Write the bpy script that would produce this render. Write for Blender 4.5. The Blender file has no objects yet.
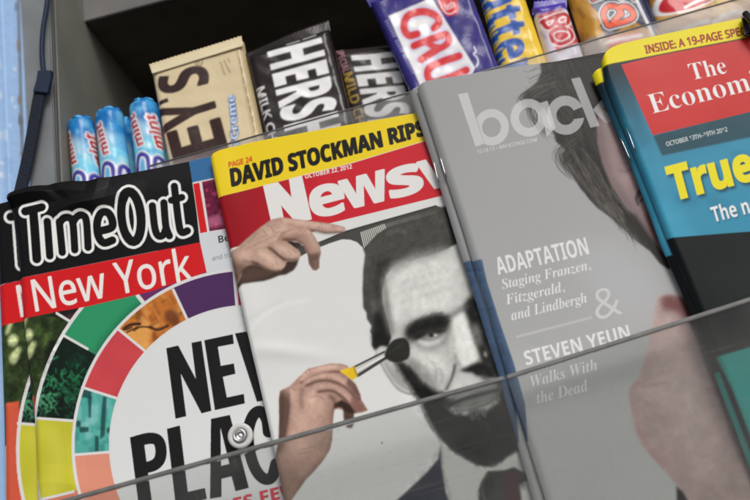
import bpy, bmesh, math, random
import numpy as np
from mathutils import Vector, Matrix

random.seed(7)
rng = np.random.default_rng(7)
scene = bpy.context.scene
C = scene.collection

# ------------------------------------------------------------------ camera
LEAN, TILT, ROLL, DIST = math.radians(10), math.radians(18), math.radians(15.5), 0.52
U = np.array([1.0, 0, 0])                                   # along the rack
V = np.array([0, math.sin(LEAN), math.cos(LEAN)])           # up the rack
N = np.array([0, -math.cos(LEAN), math.sin(LEAN)])          # out of the rack
FWD = -N * math.cos(TILT) + V * math.sin(TILT)
UP0 = V * math.cos(TILT) + N * math.sin(TILT)
RIGHT = U * math.cos(ROLL) - UP0 * math.sin(ROLL)
UPV = UP0 * math.cos(ROLL) + U * math.sin(ROLL)
EYE = -DIST * FWD
FPX = 50 / 36 * 750
camd = bpy.data.cameras.new('camera')
camd.lens, camd.sensor_width = 50, 36
camd.clip_start, camd.clip_end = 0.01, 100
camd.dof.use_dof = True
camd.dof.focus_distance = 0.515
camd.dof.aperture_fstop = 8.0
cam = bpy.data.objects.new('camera', camd)
C.objects.link(cam)
m3 = Matrix((RIGHT, UPV, -FWD)).transposed()
cam.matrix_world = Matrix.Translation(Vector(EYE)) @ m3.to_4x4()
scene.camera = cam

# ------------------------------------------------------------------ sky, sun, exposure
SUN_EL, SUN_AZ = 42, 28                                     # degrees; azimuth from straight in front of the rack
w = bpy.data.worlds.new('World')
scene.world = w
w.use_nodes = True
nt = w.node_tree
sky = nt.nodes.new('ShaderNodeTexSky')
sky.sky_type = 'NISHITA'
sky.sun_disc = False
sky.sun_elevation = math.radians(SUN_EL)
sky.sun_rotation = math.radians(180 - SUN_AZ)
sky.air_density, sky.dust_density = 1.0, 4.0
hs = nt.nodes.new('ShaderNodeHueSaturation')                 # an overcast, greyer sky
hs.inputs['Saturation'].default_value = 0.35
nt.links.new(sky.outputs[0], hs.inputs['Color'])
nt.links.new(hs.outputs[0], nt.nodes['Background'].inputs[0])
nt.nodes['Background'].inputs[1].default_value = 0.10
sd = bpy.data.lights.new('sun', 'SUN')
sd.energy = 1.2
sd.angle = math.radians(25)
sd.color = (1.0, 0.97, 0.93)
so = bpy.data.objects.new('sun', sd)
C.objects.link(so)
el, az = math.radians(SUN_EL), math.radians(SUN_AZ)
sdir = Vector((math.sin(az) * math.cos(el), -math.cos(az) * math.cos(el), math.sin(el)))
so.rotation_euler = sdir.to_track_quat('Z', 'Y').to_euler()
scene.view_settings.view_transform = 'Standard'
scene.view_settings.look = 'None'
scene.view_settings.exposure = 0.0
scene.view_settings.gamma = 1.0

# ------------------------------------------------------------------ rack coordinates
def ray(px, py):
    return FWD + RIGHT * ((px - 375) / FPX) - UPV * ((py - 250) / FPX)

def at(px, py, n):
    """point of the rack sheet lying n metres out, seen at this place of the photo"""
    d = ray(px, py)
    return EYE + d * ((n - EYE @ N) / (d @ N))

def uvp(px, py, n):
    p = at(px, py, n)
    return np.array([p @ U, p @ V])

def to_world(uv, n):
    uv = np.asarray(uv)
    n = np.broadcast_to(np.asarray(n, float), uv.shape[:-1])
    return uv[..., :1] * U + uv[..., 1:2] * V + n[..., None] * N

def proj(P):
    d = P - EYE
    z = d @ FWD
    return np.stack([375 + FPX * (d @ RIGHT) / z, 250 - FPX * (d @ UPV) / z], -1)

def pxs(pts, n):
    return np.array([uvp(x, y, n) for x, y in pts])

# ------------------------------------------------------------------ print: ink on paper
GAIN = 1.22
def lin(c):
    c = np.asarray(c, float) / 255
    return np.clip(np.where(c <= 0.04045, c / 12.92, ((c + 0.055) / 1.055) ** 2.4) * GAIN, 0, 0.9)

def catmull(p, k=6, closed=True):
    p = np.asarray(p, float)
    n = len(p)
    out = []
    rngi = range(n) if closed else range(n - 1)
    for i in rngi:
        if closed:
            a, b, c, d = p[i - 1], p[i], p[(i + 1) % n], p[(i + 2) % n]
        else:
            a, b, c, d = p[max(i - 1, 0)], p[i], p[i + 1], p[min(i + 2, n - 1)]
        for j in range(k):
            t = j / k
            out.append(0.5 * (2 * b + (c - a) * t + (2 * a - 5 * b + 4 * c - d) * t * t + (3 * b - a - 3 * c + d) * t ** 3))
    if not closed:
        out.append(p[-1])
    return np.array(out)

def blur1(a, s):
    if s < 0.3:
        return a
    r = int(math.ceil(2.5 * s))
    k = np.exp(-0.5 * (np.arange(-r, r + 1) / s) ** 2)
    k /= k.sum()
    for ax in (0, 1):
        pad = [(0, 0)] * a.ndim
        pad[ax] = (r, r)
        b = np.pad(a, pad, mode='edge')
        o = np.zeros_like(a)
        for i, kk in enumerate(k):
            o += kk * (b[i:i + a.shape[0]] if ax == 0 else b[:, i:i + a.shape[1]])
        a = o
    return a

def vnoise(h, w_, cell, seed):
    r = np.random.default_rng(seed)
    g = r.random((int(h / cell) + 3, int(w_ / cell) + 3))
    y = np.arange(h) / cell
    x = np.arange(w_) / cell
    yi, xi = y.astype(int), x.astype(int)
    fy, fx = y - yi, x - xi
    fy, fx = (fy * fy * (3 - 2 * fy))[:, None], (fx * fx * (3 - 2 * fx))[None]
    a = g[yi][:, xi]; b = g[yi][:, xi + 1]; c = g[yi + 1][:, xi]; d = g[yi + 1][:, xi + 1]
    return (a * (1 - fx) + b * fx) * (1 - fy) + (c * (1 - fx) + d * fx) * fy

# lettering: Blender's built-in face and the maths alphabets it falls back to
STY = {'gill': None, 'serif': (0x1D400, 0x1D41A, 0x1D7CE), 'serifit': (0x1D468, 0x1D482, None), 'it': (0x1D434, 0x1D44E, None),
       'bold': (0x1D5D4, 0x1D5EE, 0x1D7EC), 'sans': (0x1D5A0, 0x1D5BA, 0x1D7E2)}
_tc = {}
def glyphs(s, style, off=0.0, space=1.0):
    key = (s, style, off, space)
    if key in _tc:
        return _tc[key]
    t = s
    if STY[style]:
        up, lo, dg = STY[style]
        t = ''.join(chr(up + ord(c) - 65) if 'A' <= c <= 'Z' else chr(lo + ord(c) - 97) if 'a' <= c <= 'z'
                    else chr(dg + ord(c) - 48) if c.isdigit() and dg else c for c in s)
    cu = bpy.data.curves.new('lettering', 'FONT')
    cu.body = t
    cu.offset = off
    cu.space_character = space
    cu.resolution_u = 4
    o = bpy.data.objects.new('lettering', cu)
    C.objects.link(o)
    bpy.context.view_layer.update()
    ev = o.evaluated_get(bpy.context.evaluated_depsgraph_get())
    me = ev.to_mesh()
    me.calc_loop_triangles()
    co = np.array([v.co[:2] for v in me.vertices])
    tr = np.array([list(x.vertices) for x in me.loop_triangles])
    ev.to_mesh_clear()
    bpy.data.objects.remove(o)
    bpy.data.curves.remove(cu)
    _tc[key] = (co, tr)
    return co, tr

def capheight(style):
    co, _ = glyphs('H', style)
    return co[:, 1].max() - co[:, 1].min()

class Print:
    """ink of one sheet, in a raster that gets laid onto the sheet's own surface"""
    def __init__(s, x0, y0, x1, y1, base, S=2.5):
        s.S, s.x0, s.y0 = S, x0, y0
        s.w, s.h = int((x1 - x0) * S), int((y1 - y0) * S)
        s.a = np.empty((s.h, s.w, 3))
        s.a[:] = lin(base)

    def _box(s, p, m):
        lo = np.floor((p.min(0) - (s.x0, s.y0)) * s.S - m).astype(int)
        hi = np.ceil((p.max(0) - (s.x0, s.y0)) * s.S + m).astype(int)
        return max(lo[0], 0), max(lo[1], 0), min(hi[0], s.w), min(hi[1], s.h)

    def polymask(s, pts, soft=0.0, sm=False):
        p = catmull(pts) if sm else np.asarray(pts, float)
        x0, y0, x1, y1 = s._box(p, 3 * soft * s.S + 3)
        if x1 <= x0 or y1 <= y0:
            return None
        q = (p - (s.x0, s.y0)) * s.S
        acc = np.zeros((y1 - y0, x1 - x0))
        for oy in (0.25, 0.75):
            for ox in (0.25, 0.75):
                Y = (np.arange(y0, y1) + oy)[:, None]
                X = (np.arange(x0, x1) + ox)[None]
                ins = np.zeros(acc.shape, bool)
                for (ax, ay), (bx, by) in zip(q, np.roll(q, -1, 0)):
                    if ay == by:
                        continue
                    c = ((ay > Y) != (by > Y))
                    ins ^= c & (X < (bx - ax) * (Y - ay) / (by - ay) + ax)
                acc += ins
        m = blur1(acc / 4, soft * s.S)
        return (x0, y0, x1, y1, m)

    def put(s, mk, col, alpha=1.0, clip=None, tex=None):
        if mk is None:
            return
        x0, y0, x1, y1, m = mk
        m = m * alpha
        if clip is not None:
            full = np.zeros((s.h, s.w))
            cx0, cy0, cx1, cy1, cm = clip
            full[cy0:cy1, cx0:cx1] = cm
            m = m * full[y0:y1, x0:x1]
        c = lin(col) if not callable(col) else col(np.arange(x0, x1)[None] / s.S + s.x0, np.arange(y0, y1)[:, None] / s.S + s.y0)
        if tex is not None:
            amp, cell, seed = tex
            c = np.broadcast_to(c, m.shape + (3,)) * (1 + amp * (vnoise(s.h, s.w, cell * s.S, seed)[y0:y1, x0:x1, None] * 2 - 1))
        v = s.a[y0:y1, x0:x1]
        v[:] = v * (1 - m[..., None]) + c * m[..., None]

    def poly(s, pts, col, soft=0.0, sm=False, alpha=1.0, clip=None, tex=None):
        s.put(s.polymask(pts, soft, sm), col, alpha, clip, tex)

    def strokemask(s, pts, w0, w1=None, soft=0.0, sm=True):
        p = catmull(pts, 5, False) if sm and len(pts) > 2 else np.asarray(pts, float)
        w1 = w0 if w1 is None else w1
        W = np.linspace(w0, w1, len(p))
        x0, y0, x1, y1 = s._box(p, (max(w0, w1) + 3 * soft) * s.S + 3)
        if x1 <= x0 or y1 <= y0:
            return None
        X = ((np.arange(x0, x1) + .5) / s.S + s.x0)[None]
        Y = ((np.arange(y0, y1) + .5) / s.S + s.y0)[:, None]
        m = np.zeros((y1 - y0, x1 - x0))
        for i in range(len(p) - 1):
            a, b = p[i], p[i + 1]
            d = b - a
            L = max(d @ d, 1e-9)
            t = np.clip(((X - a[0]) * d[0] + (Y - a[1]) * d[1]) / L, 0, 1)
            r = np.hypot(X - a[0] - t * d[0], Y - a[1] - t * d[1])
            wd = (W[i] + (W[i + 1] - W[i]) * t) / 2
            m = np.maximum(m, np.clip(0.5 + (wd - r) * s.S, 0, 1))
        return (x0, y0, x1, y1, blur1(m, soft * s.S))

    def stroke(s, pts, w0, col, w1=None, soft=0.0, sm=True, alpha=1.0, clip=None):
        s.put(s.strokemask(pts, w0, w1, soft, sm), col, alpha, clip)

    def mottle(s, mk, amps):
        """uneven tone of a printed photograph: (strength, grain in places, seed) each"""
        x0, y0, x1, y1, m = mk
        f = 1
        for a, c, sd_ in amps:
            f = f * (1 + a * (vnoise(s.h, s.w, c * s.S, sd_)[y0:y1, x0:x1] * 2 - 1) * m)
        s.a[y0:y1, x0:x1] *= f[..., None]

    def ell(s, c, rx, ry, rot=0, n=40):
        t = np.linspace(0, 2 * math.pi, n, endpoint=False)
        a = math.radians(rot)
        x, y = rx * np.cos(t), ry * np.sin(t)
        return np.stack([c[0] + x * math.cos(a) - y * math.sin(a), c[1] + x * math.sin(a) + y * math.cos(a)], -1)

    def ring(s, c, R0, R1, a0, a1, n=24):
        t = np.radians(np.linspace(a0, a1, n))
        o = np.stack([c[0] + R1 * np.cos(t), c[1] + R1 * np.sin(t)], -1)
        i = np.stack([c[0] + R0 * np.cos(t[::-1]), c[1] + R0 * np.sin(t[::-1])], -1)
        return np.concatenate([o, i])

    def trimask(s, q, tr, soft=0):
        x0, y0, x1, y1 = s._box(q, 3 * soft * s.S + 3)
        if x1 <= x0 or y1 <= y0:
            return None
        K = 3
        H, Wd = (y1 - y0) * K, (x1 - x0) * K
        m = np.zeros((H, Wd), bool)
        g = ((q - (s.x0, s.y0)) * s.S - (x0, y0)) * K
        for t in tr:
            a, b, c = g[t]
            lx, hx = max(int(min(a[0], b[0], c[0])), 0), min(int(max(a[0], b[0], c[0])) + 2, Wd)
            ly, hy = max(int(min(a[1], b[1], c[1])), 0), min(int(max(a[1], b[1], c[1])) + 2, H)
            if hx <= lx or hy <= ly:
                continue
            X = (np.arange(lx, hx) + .5)[None]
            Y = (np.arange(ly, hy) + .5)[:, None]
            e0 = (b[0] - a[0]) * (Y - a[1]) - (b[1] - a[1]) * (X - a[0])
            e1 = (c[0] - b[0]) * (Y - b[1]) - (c[1] - b[1]) * (X - b[0])
            e2 = (a[0] - c[0]) * (Y - c[1]) - (a[1] - c[1]) * (X - c[0])
            m[ly:hy, lx:hx] |= ((e0 >= 0) & (e1 >= 0) & (e2 >= 0)) | ((e0 <= 0) & (e1 <= 0) & (e2 <= 0))
        mm = m.reshape(y1 - y0, K, x1 - x0, K).mean((1, 3))
        return (x0, y0, x1, y1, blur1(mm, soft * s.S))

    def text(s, txt, style, p0, p1, cap, col, off=0.0, soft=0.0, alpha=1.0, clip=None, cap1=None, space=1.0, shift=(0, 0), grow=0.0):
        """baseline from p0 to p1 (ink to ink), cap = the vector up a capital letter"""
        co, tr = glyphs(txt, style, off, space)
        x0, x1 = co[:, 0].min(), co[:, 0].max()
        f = (co[:, :1] - x0) / (x1 - x0)
        h = co[:, 1:2] / capheight(style)
        p0, p1, cap = map(np.array, (p0, p1, cap))
        cv = cap + (np.array(cap1) - cap) * f if cap1 is not None else cap
        q = p0 + (p1 - p0) * f + cv * h + np.array(shift)
        s.put(s.grow(s.trimask(q, tr, soft), grow), col, alpha, clip)

    def fit(s, txt, style, BL, BR, TL, TR, col, off=0.0, soft=0.0, alpha=1.0, clip=None, grow=0.0):
        co, tr = glyphs(txt, style, off)
        lo, hi = co.min(0), co.max(0)
        f, g = ((co - lo) / (hi - lo)).T[:, :, None]
        BL, BR, TL, TR = map(np.array, (BL, BR, TL, TR))
        q = (BL * (1 - f) + BR * f) * (1 - g) + (TL * (1 - f) + TR * f) * g
        s.put(s.grow(s.trimask(q, tr, soft), grow), col, alpha, clip)

    def grow(s, mk, g):
        if mk is None or g <= 0:
            return mk
        x0, y0, x1, y1, m = mk
        r = g * s.S
        k = int(math.ceil(r)) + 1
        nx0, ny0, nx1, ny1 = max(x0 - k, 0), max(y0 - k, 0), min(x1 + k, s.w), min(y1 + k, s.h)
        big = np.zeros((ny1 - ny0 + 2 * k, nx1 - nx0 + 2 * k))
        big[y0 - ny0 + k:y1 - ny0 + k, x0 - nx0 + k:x1 - nx0 + k] = m
        out = np.zeros((ny1 - ny0, nx1 - nx0))
        for a in np.linspace(0, 2 * math.pi, 16, endpoint=False):
            dx, dy = int(round(r * math.cos(a))), int(round(r * math.sin(a)))
            out = np.maximum(out, big[k + dy:k + dy + out.shape[0], k + dx:k + dx + out.shape[1]])
        out = np.maximum(out, big[k:k + out.shape[0], k:k + out.shape[1]])
        return (nx0, ny0, nx1, ny1, out)

    def sample(s, px):
        x = np.clip((px[..., 0] - s.x0) * s.S - .5, 0, s.w - 1.001)
        y = np.clip((px[..., 1] - s.y0) * s.S - .5, 0, s.h - 1.001)
        xi, yi = x.astype(int), y.astype(int)
        fx, fy = (x - xi)[..., None], (y - yi)[..., None]
        a = s.a
        return (a[yi, xi] * (1 - fx) + a[yi, xi + 1] * fx) * (1 - fy) + (a[yi + 1, xi] * (1 - fx) + a[yi + 1, xi + 1] * fx) * fy

# ------------------------------------------------------------------ materials
def mat(name, col=(.5, .5, .5), rough=.5, metal=0.0, attr=False, noise=0.0, nscale=40, bump=0.0, bscale=60, spec=.5, coat=0.0, rvar=0.0):
    m = bpy.data.materials.new(name)
    m.use_nodes = True
    t = m.node_tree
    b = t.nodes['Principled BSDF']
    b.inputs['Roughness'].default_value = rough
    b.inputs['Metallic'].default_value = metal
    b.inputs['Specular IOR Level'].default_value = spec
    b.inputs['Coat Weight'].default_value = coat
    b.inputs['Coat Roughness'].default_value = .15
    tc = t.nodes.new('ShaderNodeTexCoord')
    src = None
    if attr:
        a = t.nodes.new('ShaderNodeAttribute')
        a.attribute_name = 'ink'
        src = a.outputs['Color']
    else:
        b.inputs['Base Color'].default_value = (*col, 1)
    if noise:
        n = t.nodes.new('ShaderNodeTexNoise')
        n.inputs['Scale'].default_value = nscale
        n.inputs['Detail'].default_value = 6
        t.links.new(tc.outputs['Object'], n.inputs['Vector'])
        mp = t.nodes.new('ShaderNodeMapRange')
        mp.inputs['From Min'].default_value, mp.inputs['From Max'].default_value = .3, .7
        mp.inputs['To Min'].default_value, mp.inputs['To Max'].default_value = 1 - noise, 1 + noise
        t.links.new(n.outputs['Fac'], mp.inputs['Value'])
        mx = t.nodes.new('ShaderNodeMix')
        mx.data_type = 'RGBA'
        mx.blend_type = 'MULTIPLY'
        mx.inputs['Factor'].default_value = 1
        if src:
            t.links.new(src, mx.inputs['A'])
        else:
            mx.inputs['A'].default_value = (*col, 1)
        t.links.new(mp.outputs[0], mx.inputs['B'])
        src = mx.outputs['Result']
    if src:
        t.links.new(src, b.inputs['Base Color'])
    if rvar:
        n = t.nodes.new('ShaderNodeTexNoise')
        n.inputs['Scale'].default_value = 25
        n.inputs['Detail'].default_value = 5
        t.links.new(tc.outputs['Object'], n.inputs['Vector'])
        mp = t.nodes.new('ShaderNodeMapRange')
        mp.inputs['From Min'].default_value, mp.inputs['From Max'].default_value = .3, .7
        mp.inputs['To Min'].default_value, mp.inputs['To Max'].default_value = max(rough - rvar, .03), rough + rvar
        t.links.new(n.outputs['Fac'], mp.inputs['Value'])
        t.links.new(mp.outputs[0], b.inputs['Roughness'])
    if bump:
        n = t.nodes.new('ShaderNodeTexNoise')
        n.inputs['Scale'].default_value = bscale
        n.inputs['Detail'].default_value = 4
        t.links.new(tc.outputs['Object'], n.inputs['Vector'])
        bp = t.nodes.new('ShaderNodeBump')
        bp.inputs['Strength'].default_value = bump
        bp.inputs['Distance'].default_value = .001
        t.links.new(n.outputs['Fac'], bp.inputs['Height'])
        t.links.new(bp.outputs[0], b.inputs['Normal'])
    return m

M_cover = mat('glossy_cover_print', attr=True, rough=.29, rvar=.08, bump=.14, bscale=45, spec=.13)
M_wrap = mat('foil_wrapper_print', attr=True, rough=.2, rvar=.09, bump=.42, bscale=110, spec=.3)
M_pages = mat('page_edges', (.62, .61, .58), .8, noise=.2, nscale=400)
M_staple = mat('staple_wire', (.75, .75, .76), .25, metal=1)
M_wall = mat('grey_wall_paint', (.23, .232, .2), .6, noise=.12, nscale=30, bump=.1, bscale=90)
M_edge = mat('wall_edge_paint', (.185, .2, .21), .5, noise=.12, nscale=50, bump=.15, bscale=150)
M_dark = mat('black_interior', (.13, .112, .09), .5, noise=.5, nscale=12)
M_slab = mat('grey_metal_edge', (.12, .115, .11), .4, noise=.6, nscale=14)
M_strapcord = mat('navy_cord', (.018, .03, .06), .5, spec=.2)
M_strap = mat('navy_webbing', (.011, .016, .03), .6, bump=.4, bscale=700, spec=.2)
M_board = mat('rack_board', (.05, .05, .05), .6, noise=.2)
M_metal = mat('brushed_steel', (.6, .6, .6), .35, metal=1, noise=.15, nscale=200)
M_washer = mat('white_nylon', (.62, .62, .61), .35, noise=.06, nscale=120)
M_black = mat('black_plastic', (.012, .012, .013), .35)

def clear_mat(name, tint, haze, hcol, rough=.12, streak=0.0, scratch=0.0):
    m = bpy.data.materials.new(name)
    m.use_nodes = True
    t = m.node_tree
    t.nodes.remove(t.nodes['Principled BSDF'])
    out = t.nodes['Material Output']
    tr = t.nodes.new('ShaderNodeBsdfTransparent')
    tr.inputs[0].default_value = (*tint, 1)
    df = t.nodes.new('ShaderNodeBsdfDiffuse')
    df.inputs[0].default_value = (*hcol, 1)
    gl = t.nodes.new('ShaderNodeBsdfGlossy')
    gl.inputs['Roughness'].default_value = rough
    mx = t.nodes.new('ShaderNodeMixShader')
    tc = t.nodes.new('ShaderNodeTexCoord')
    n = t.nodes.new('ShaderNodeTexNoise')
    n.inputs['Scale'].default_value = 35
    n.inputs['Detail'].default_value = 7
    t.links.new(tc.outputs['Object'], n.inputs['Vector'])
    mp = t.nodes.new('ShaderNodeMapRange')
    mp.inputs['From Min'].default_value, mp.inputs['From Max'].default_value = .3, .75
    mp.inputs['To Min'].default_value, mp.inputs['To Max'].default_value = haze * (1 - streak), haze * (1 + streak)
    t.links.new(n.outputs['Fac'], mp.inputs['Value'])
    src = mp.outputs[0]
    if scratch:                                              # fine wiping scratches and rubbed patches
        for sc_, lo, hi, amt, rot in (((22, 22, 900), .6, .78, scratch, .35), ((700, 40, 30), .62, .8, scratch * .8, -.5), ((9, 9, 9), .5, .8, scratch * 1.2, 0)):
            mg = t.nodes.new('ShaderNodeMapping')
            mg.inputs['Scale'].default_value = sc_
            mg.inputs['Rotation'].default_value = (0, rot, 0)
            t.links.new(tc.outputs['Object'], mg.inputs['Vector'])
            n2 = t.nodes.new('ShaderNodeTexNoise')
            n2.inputs['Scale'].default_value = 1
            n2.inputs['Detail'].default_value = 3
            t.links.new(mg.outputs[0], n2.inputs['Vector'])
            m3_ = t.nodes.new('ShaderNodeMapRange')
            m3_.inputs['From Min'].default_value, m3_.inputs['From Max'].default_value = lo, hi
            m3_.inputs['To Min'].default_value, m3_.inputs['To Max'].default_value = 0, amt
            t.links.new(n2.outputs['Fac'], m3_.inputs['Value'])
            ad = t.nodes.new('ShaderNodeMath')
            ad.operation = 'ADD'
            t.links.new(src, ad.inputs[0]); t.links.new(m3_.outputs[0], ad.inputs[1])
            src = ad.outputs[0]
    t.links.new(src, mx.inputs[0])
    t.links.new(tr.outputs[0], mx.inputs[1])
    t.links.new(df.outputs[0], mx.inputs[2])
    fr = t.nodes.new('ShaderNodeFresnel')
    fr.inputs['IOR'].default_value = 1.22
    m2 = t.nodes.new('ShaderNodeMixShader')
    t.links.new(fr.outputs[0], m2.inputs[0])
    t.links.new(mx.outputs[0], m2.inputs[1])
    t.links.new(gl.outputs[0], m2.inputs[2])
    t.links.new(m2.outputs[0], out.inputs['Surface'])
    return m

M_acr = clear_mat('scratched_acrylic', (.88, .888, .882), .034, (.5, .5, .49), .12, .7, .05)
M_film = clear_mat('cloudy_plastic_strip', (.93, .93, .93), .19, (.5, .5, .51), .2, .8, .12)
M_rim = mat('acrylic_cut_edge', (.16, .16, .155), .3, noise=.25, nscale=120)

# ------------------------------------------------------------------ object helpers
def tag(o, label=None, cat=None, group=None, kind=None):
    if label: o['label'] = label
    if cat: o['category'] = cat
    if group: o['group'] = group
    if kind: o['kind'] = kind
    return o

def empty(name, loc, label, cat, group=None):
    o = bpy.data.objects.new(name, None)
    o.location = Vector(loc)
    o.empty_display_size = .02
    C.objects.link(o)
    return tag(o, label, cat, group)

def link(name, me, m, parent=None, smooth=True):
    me.materials.append(m)
    if smooth:
        me.polygons.foreach_set('use_smooth', np.ones(len(me.polygons), bool))
    o = bpy.data.objects.new(name, me)
    C.objects.link(o)
    if parent:
        o.parent = parent
        o.matrix_parent_inverse = Matrix.Translation(parent.location).inverted()
    return o

def raw_mesh(name, verts, quads, cols=None, polys=None):
    me = bpy.data.meshes.new(name)
    if polys is not None:
        me.from_pydata([tuple(v) for v in verts], [], polys)
    else:
        nv, nf = len(verts), len(quads)
        me.vertices.add(nv)
        me.vertices.foreach_set('co', np.ascontiguousarray(verts, np.float32).ravel())
        me.loops.add(nf * 4)
        me.loops.foreach_set('vertex_index', np.ascontiguousarray(quads, np.int32).ravel())
        me.polygons.add(nf)
        me.polygons.foreach_set('loop_start', np.arange(0, nf * 4, 4, dtype=np.int32))
        me.update(calc_edges=True)
        me.validate()
    if cols is not None:
        a = me.color_attributes.new('ink', 'FLOAT_COLOR', 'POINT')
        a.data.foreach_set('color', np.concatenate([cols, np.ones((len(cols), 1))], 1).astype(np.float32).ravel())
    return me

def box_uvn(name, quad_uv, n0, n1, m, parent=None, bevel=0.0004):
    """a slab of the rack: four corners (u,v) swept from n0 to n1"""
    bm = bmesh.new()
    a = [bm.verts.new(to_world(np.array(q), n0)) for q in quad_uv]
    b = [bm.verts.new(to_world(np.array(q), n1)) for q in quad_uv]
    k = len(a)
    bm.faces.new(a[::-1]); bm.faces.new(b)
    for i in range(k):
        bm.faces.new((a[i], a[(i + 1) % k], b[(i + 1) % k], b[i]))
    bmesh.ops.recalc_face_normals(bm, faces=bm.faces)
    if bevel:
        bmesh.ops.bevel(bm, geom=bm.edges[:], offset=bevel, segments=2, affect='EDGES', clamp_overlap=True)
    me = bpy.data.meshes.new(name)
    bm.to_mesh(me); bm.free()
    return link(name, me, m, parent, smooth=False)

def resample(poly, k):
    p = np.asarray(poly, float)
    d = np.r_[0, np.cumsum(np.hypot(*np.diff(p, axis=0).T))]
    t = k * d[-1]
    return np.stack([np.interp(t, d, p[:, 0]), np.interp(t, d, p[:, 1])], -1)

def smoothline(a, s=9):
    if len(a) < 3 * s:
        return a
    k = np.hanning(s + 2)[1:-1]; k /= k.sum()
    r = s // 2
    out = np.stack([np.convolve(np.pad(a[:, i], r, mode='reflect', reflect_type='odd'), k, 'valid') for i in range(2)], -1)
    out[0], out[-1] = a[0], a[-1]
    return out

def coons(T, B, L, R, ss, tt):
    T, B, L, R = (smoothline(resample(c, np.linspace(0, 1, 200)), 7) for c in (T, B, L, R))
    f = lambda c, k: resample(c, k)
    Ts, Bs, Lt, Rt = f(T, ss)[None], f(B, ss)[None], f(L, tt)[:, None], f(R, tt)[:, None]
    s, t = ss[None, :, None], tt[:, None, None]
    bil = T[0] * (1 - s) * (1 - t) + T[-1] * s * (1 - t) + B[0] * (1 - s) * t + B[-1] * s * t
    return (1 - t) * Ts + t * Bs + (1 - s) * Lt + s * Rt - bil

def dens(length, seg0, seg1, fine, coarse):
    """positions 0..1: fine steps between seg0 and seg1 (metres), coarse ones elsewhere"""
    a = np.linspace(0, seg0, max(int(seg0 / coarse), 1) + 1)[:-1] if seg0 > 0 else np.array([])
    b = np.linspace(seg0, seg1, max(int((seg1 - seg0) / fine), 2) + 1)
    c = np.linspace(seg1, length, max(int((length - seg1) / coarse), 1) + 1)[1:] if seg1 < length else np.array([])
    return np.concatenate([a, b, c]) / length

def printed_sheet(name, T, L, wdt, hgt, n, ink, disp, m, parent, vis, depth=.0003, spine=None, step=.00025):
    """a printed cover: T / L are its top and left edges (u,v); vis = the metres of it, right and down, that get fine steps"""
    T, L = np.array(T), np.array(L)
    B = T - T[0] + L[-1]
    R = L - L[0] + T[-1]
    ss = dens(wdt, 0, min(vis[0], wdt), step, .004)
    tt = dens(hgt, 0, min(vis[1], hgt), step, .004)
    uv = coons(T, B, L, R, ss, tt)
    S_, T_ = np.meshgrid(ss * wdt, tt * hgt)
    d = disp(S_, T_)
    P = to_world(uv, n + d)
    px = proj(to_world(uv, np.full(d.shape, n)))
    col = ink.sample(px)
    h, w_ = d.shape
    idx = np.arange(h * w_).reshape(h, w_)
    q = [np.stack([idx[1:, :-1], idx[1:, 1:], idx[:-1, 1:], idx[:-1, :-1]], -1).reshape(-1, 4)]
    verts, cols = [P.reshape(-1, 3)], [col.reshape(-1, 3)]
    base = h * w_
    rim = np.concatenate([idx[0, :], idx[1:, -1], idx[-1, -2::-1], idx[-2:0:-1, 0]])
    dep = np.full(len(rim), depth)
    if spine:
        dep[(rim % w_) == 0] = spine
    sk = verts[0][rim] - N * dep[:, None]
    verts.append(sk); cols.append(cols[0][rim])
    j = np.arange(len(rim)); j2 = np.roll(j, -1)
    q.append(np.stack([rim[j], rim[j2], base + j2, base + j], -1))
    me = raw_mesh(name, np.concatenate(verts), np.concatenate(q), np.concatenate(cols))
    return link(name, me, m, parent), uv

def frame_edge(pts, n, length):
    """edge polyline through the given places, carried on to its real length"""
    e = pxs(pts, n)
    d = np.hypot(*np.diff(e, axis=0).T).sum()
    if d < length:
        k = e[-1] - e[max(len(e) - 3, 0)]
        e = np.vstack([e, e[-1] + k / np.hypot(*k) * (length - d)])
    return e

def waves(amp, seed, smin=.03):
    r = np.random.default_rng(seed)
    ks = [(r.uniform(-1, 1) / smin, r.uniform(-1, 1) / smin, r.uniform(0, 6.28), r.uniform(.4, 1)) for _ in range(6)]
    def f(s, t):
        o = 0
        for a, b, c, g in ks:
            o = o + g * np.sin(a * s + b * t + c)
        return amp * (o / 4.2 * .5 + .5)
    return f

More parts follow.
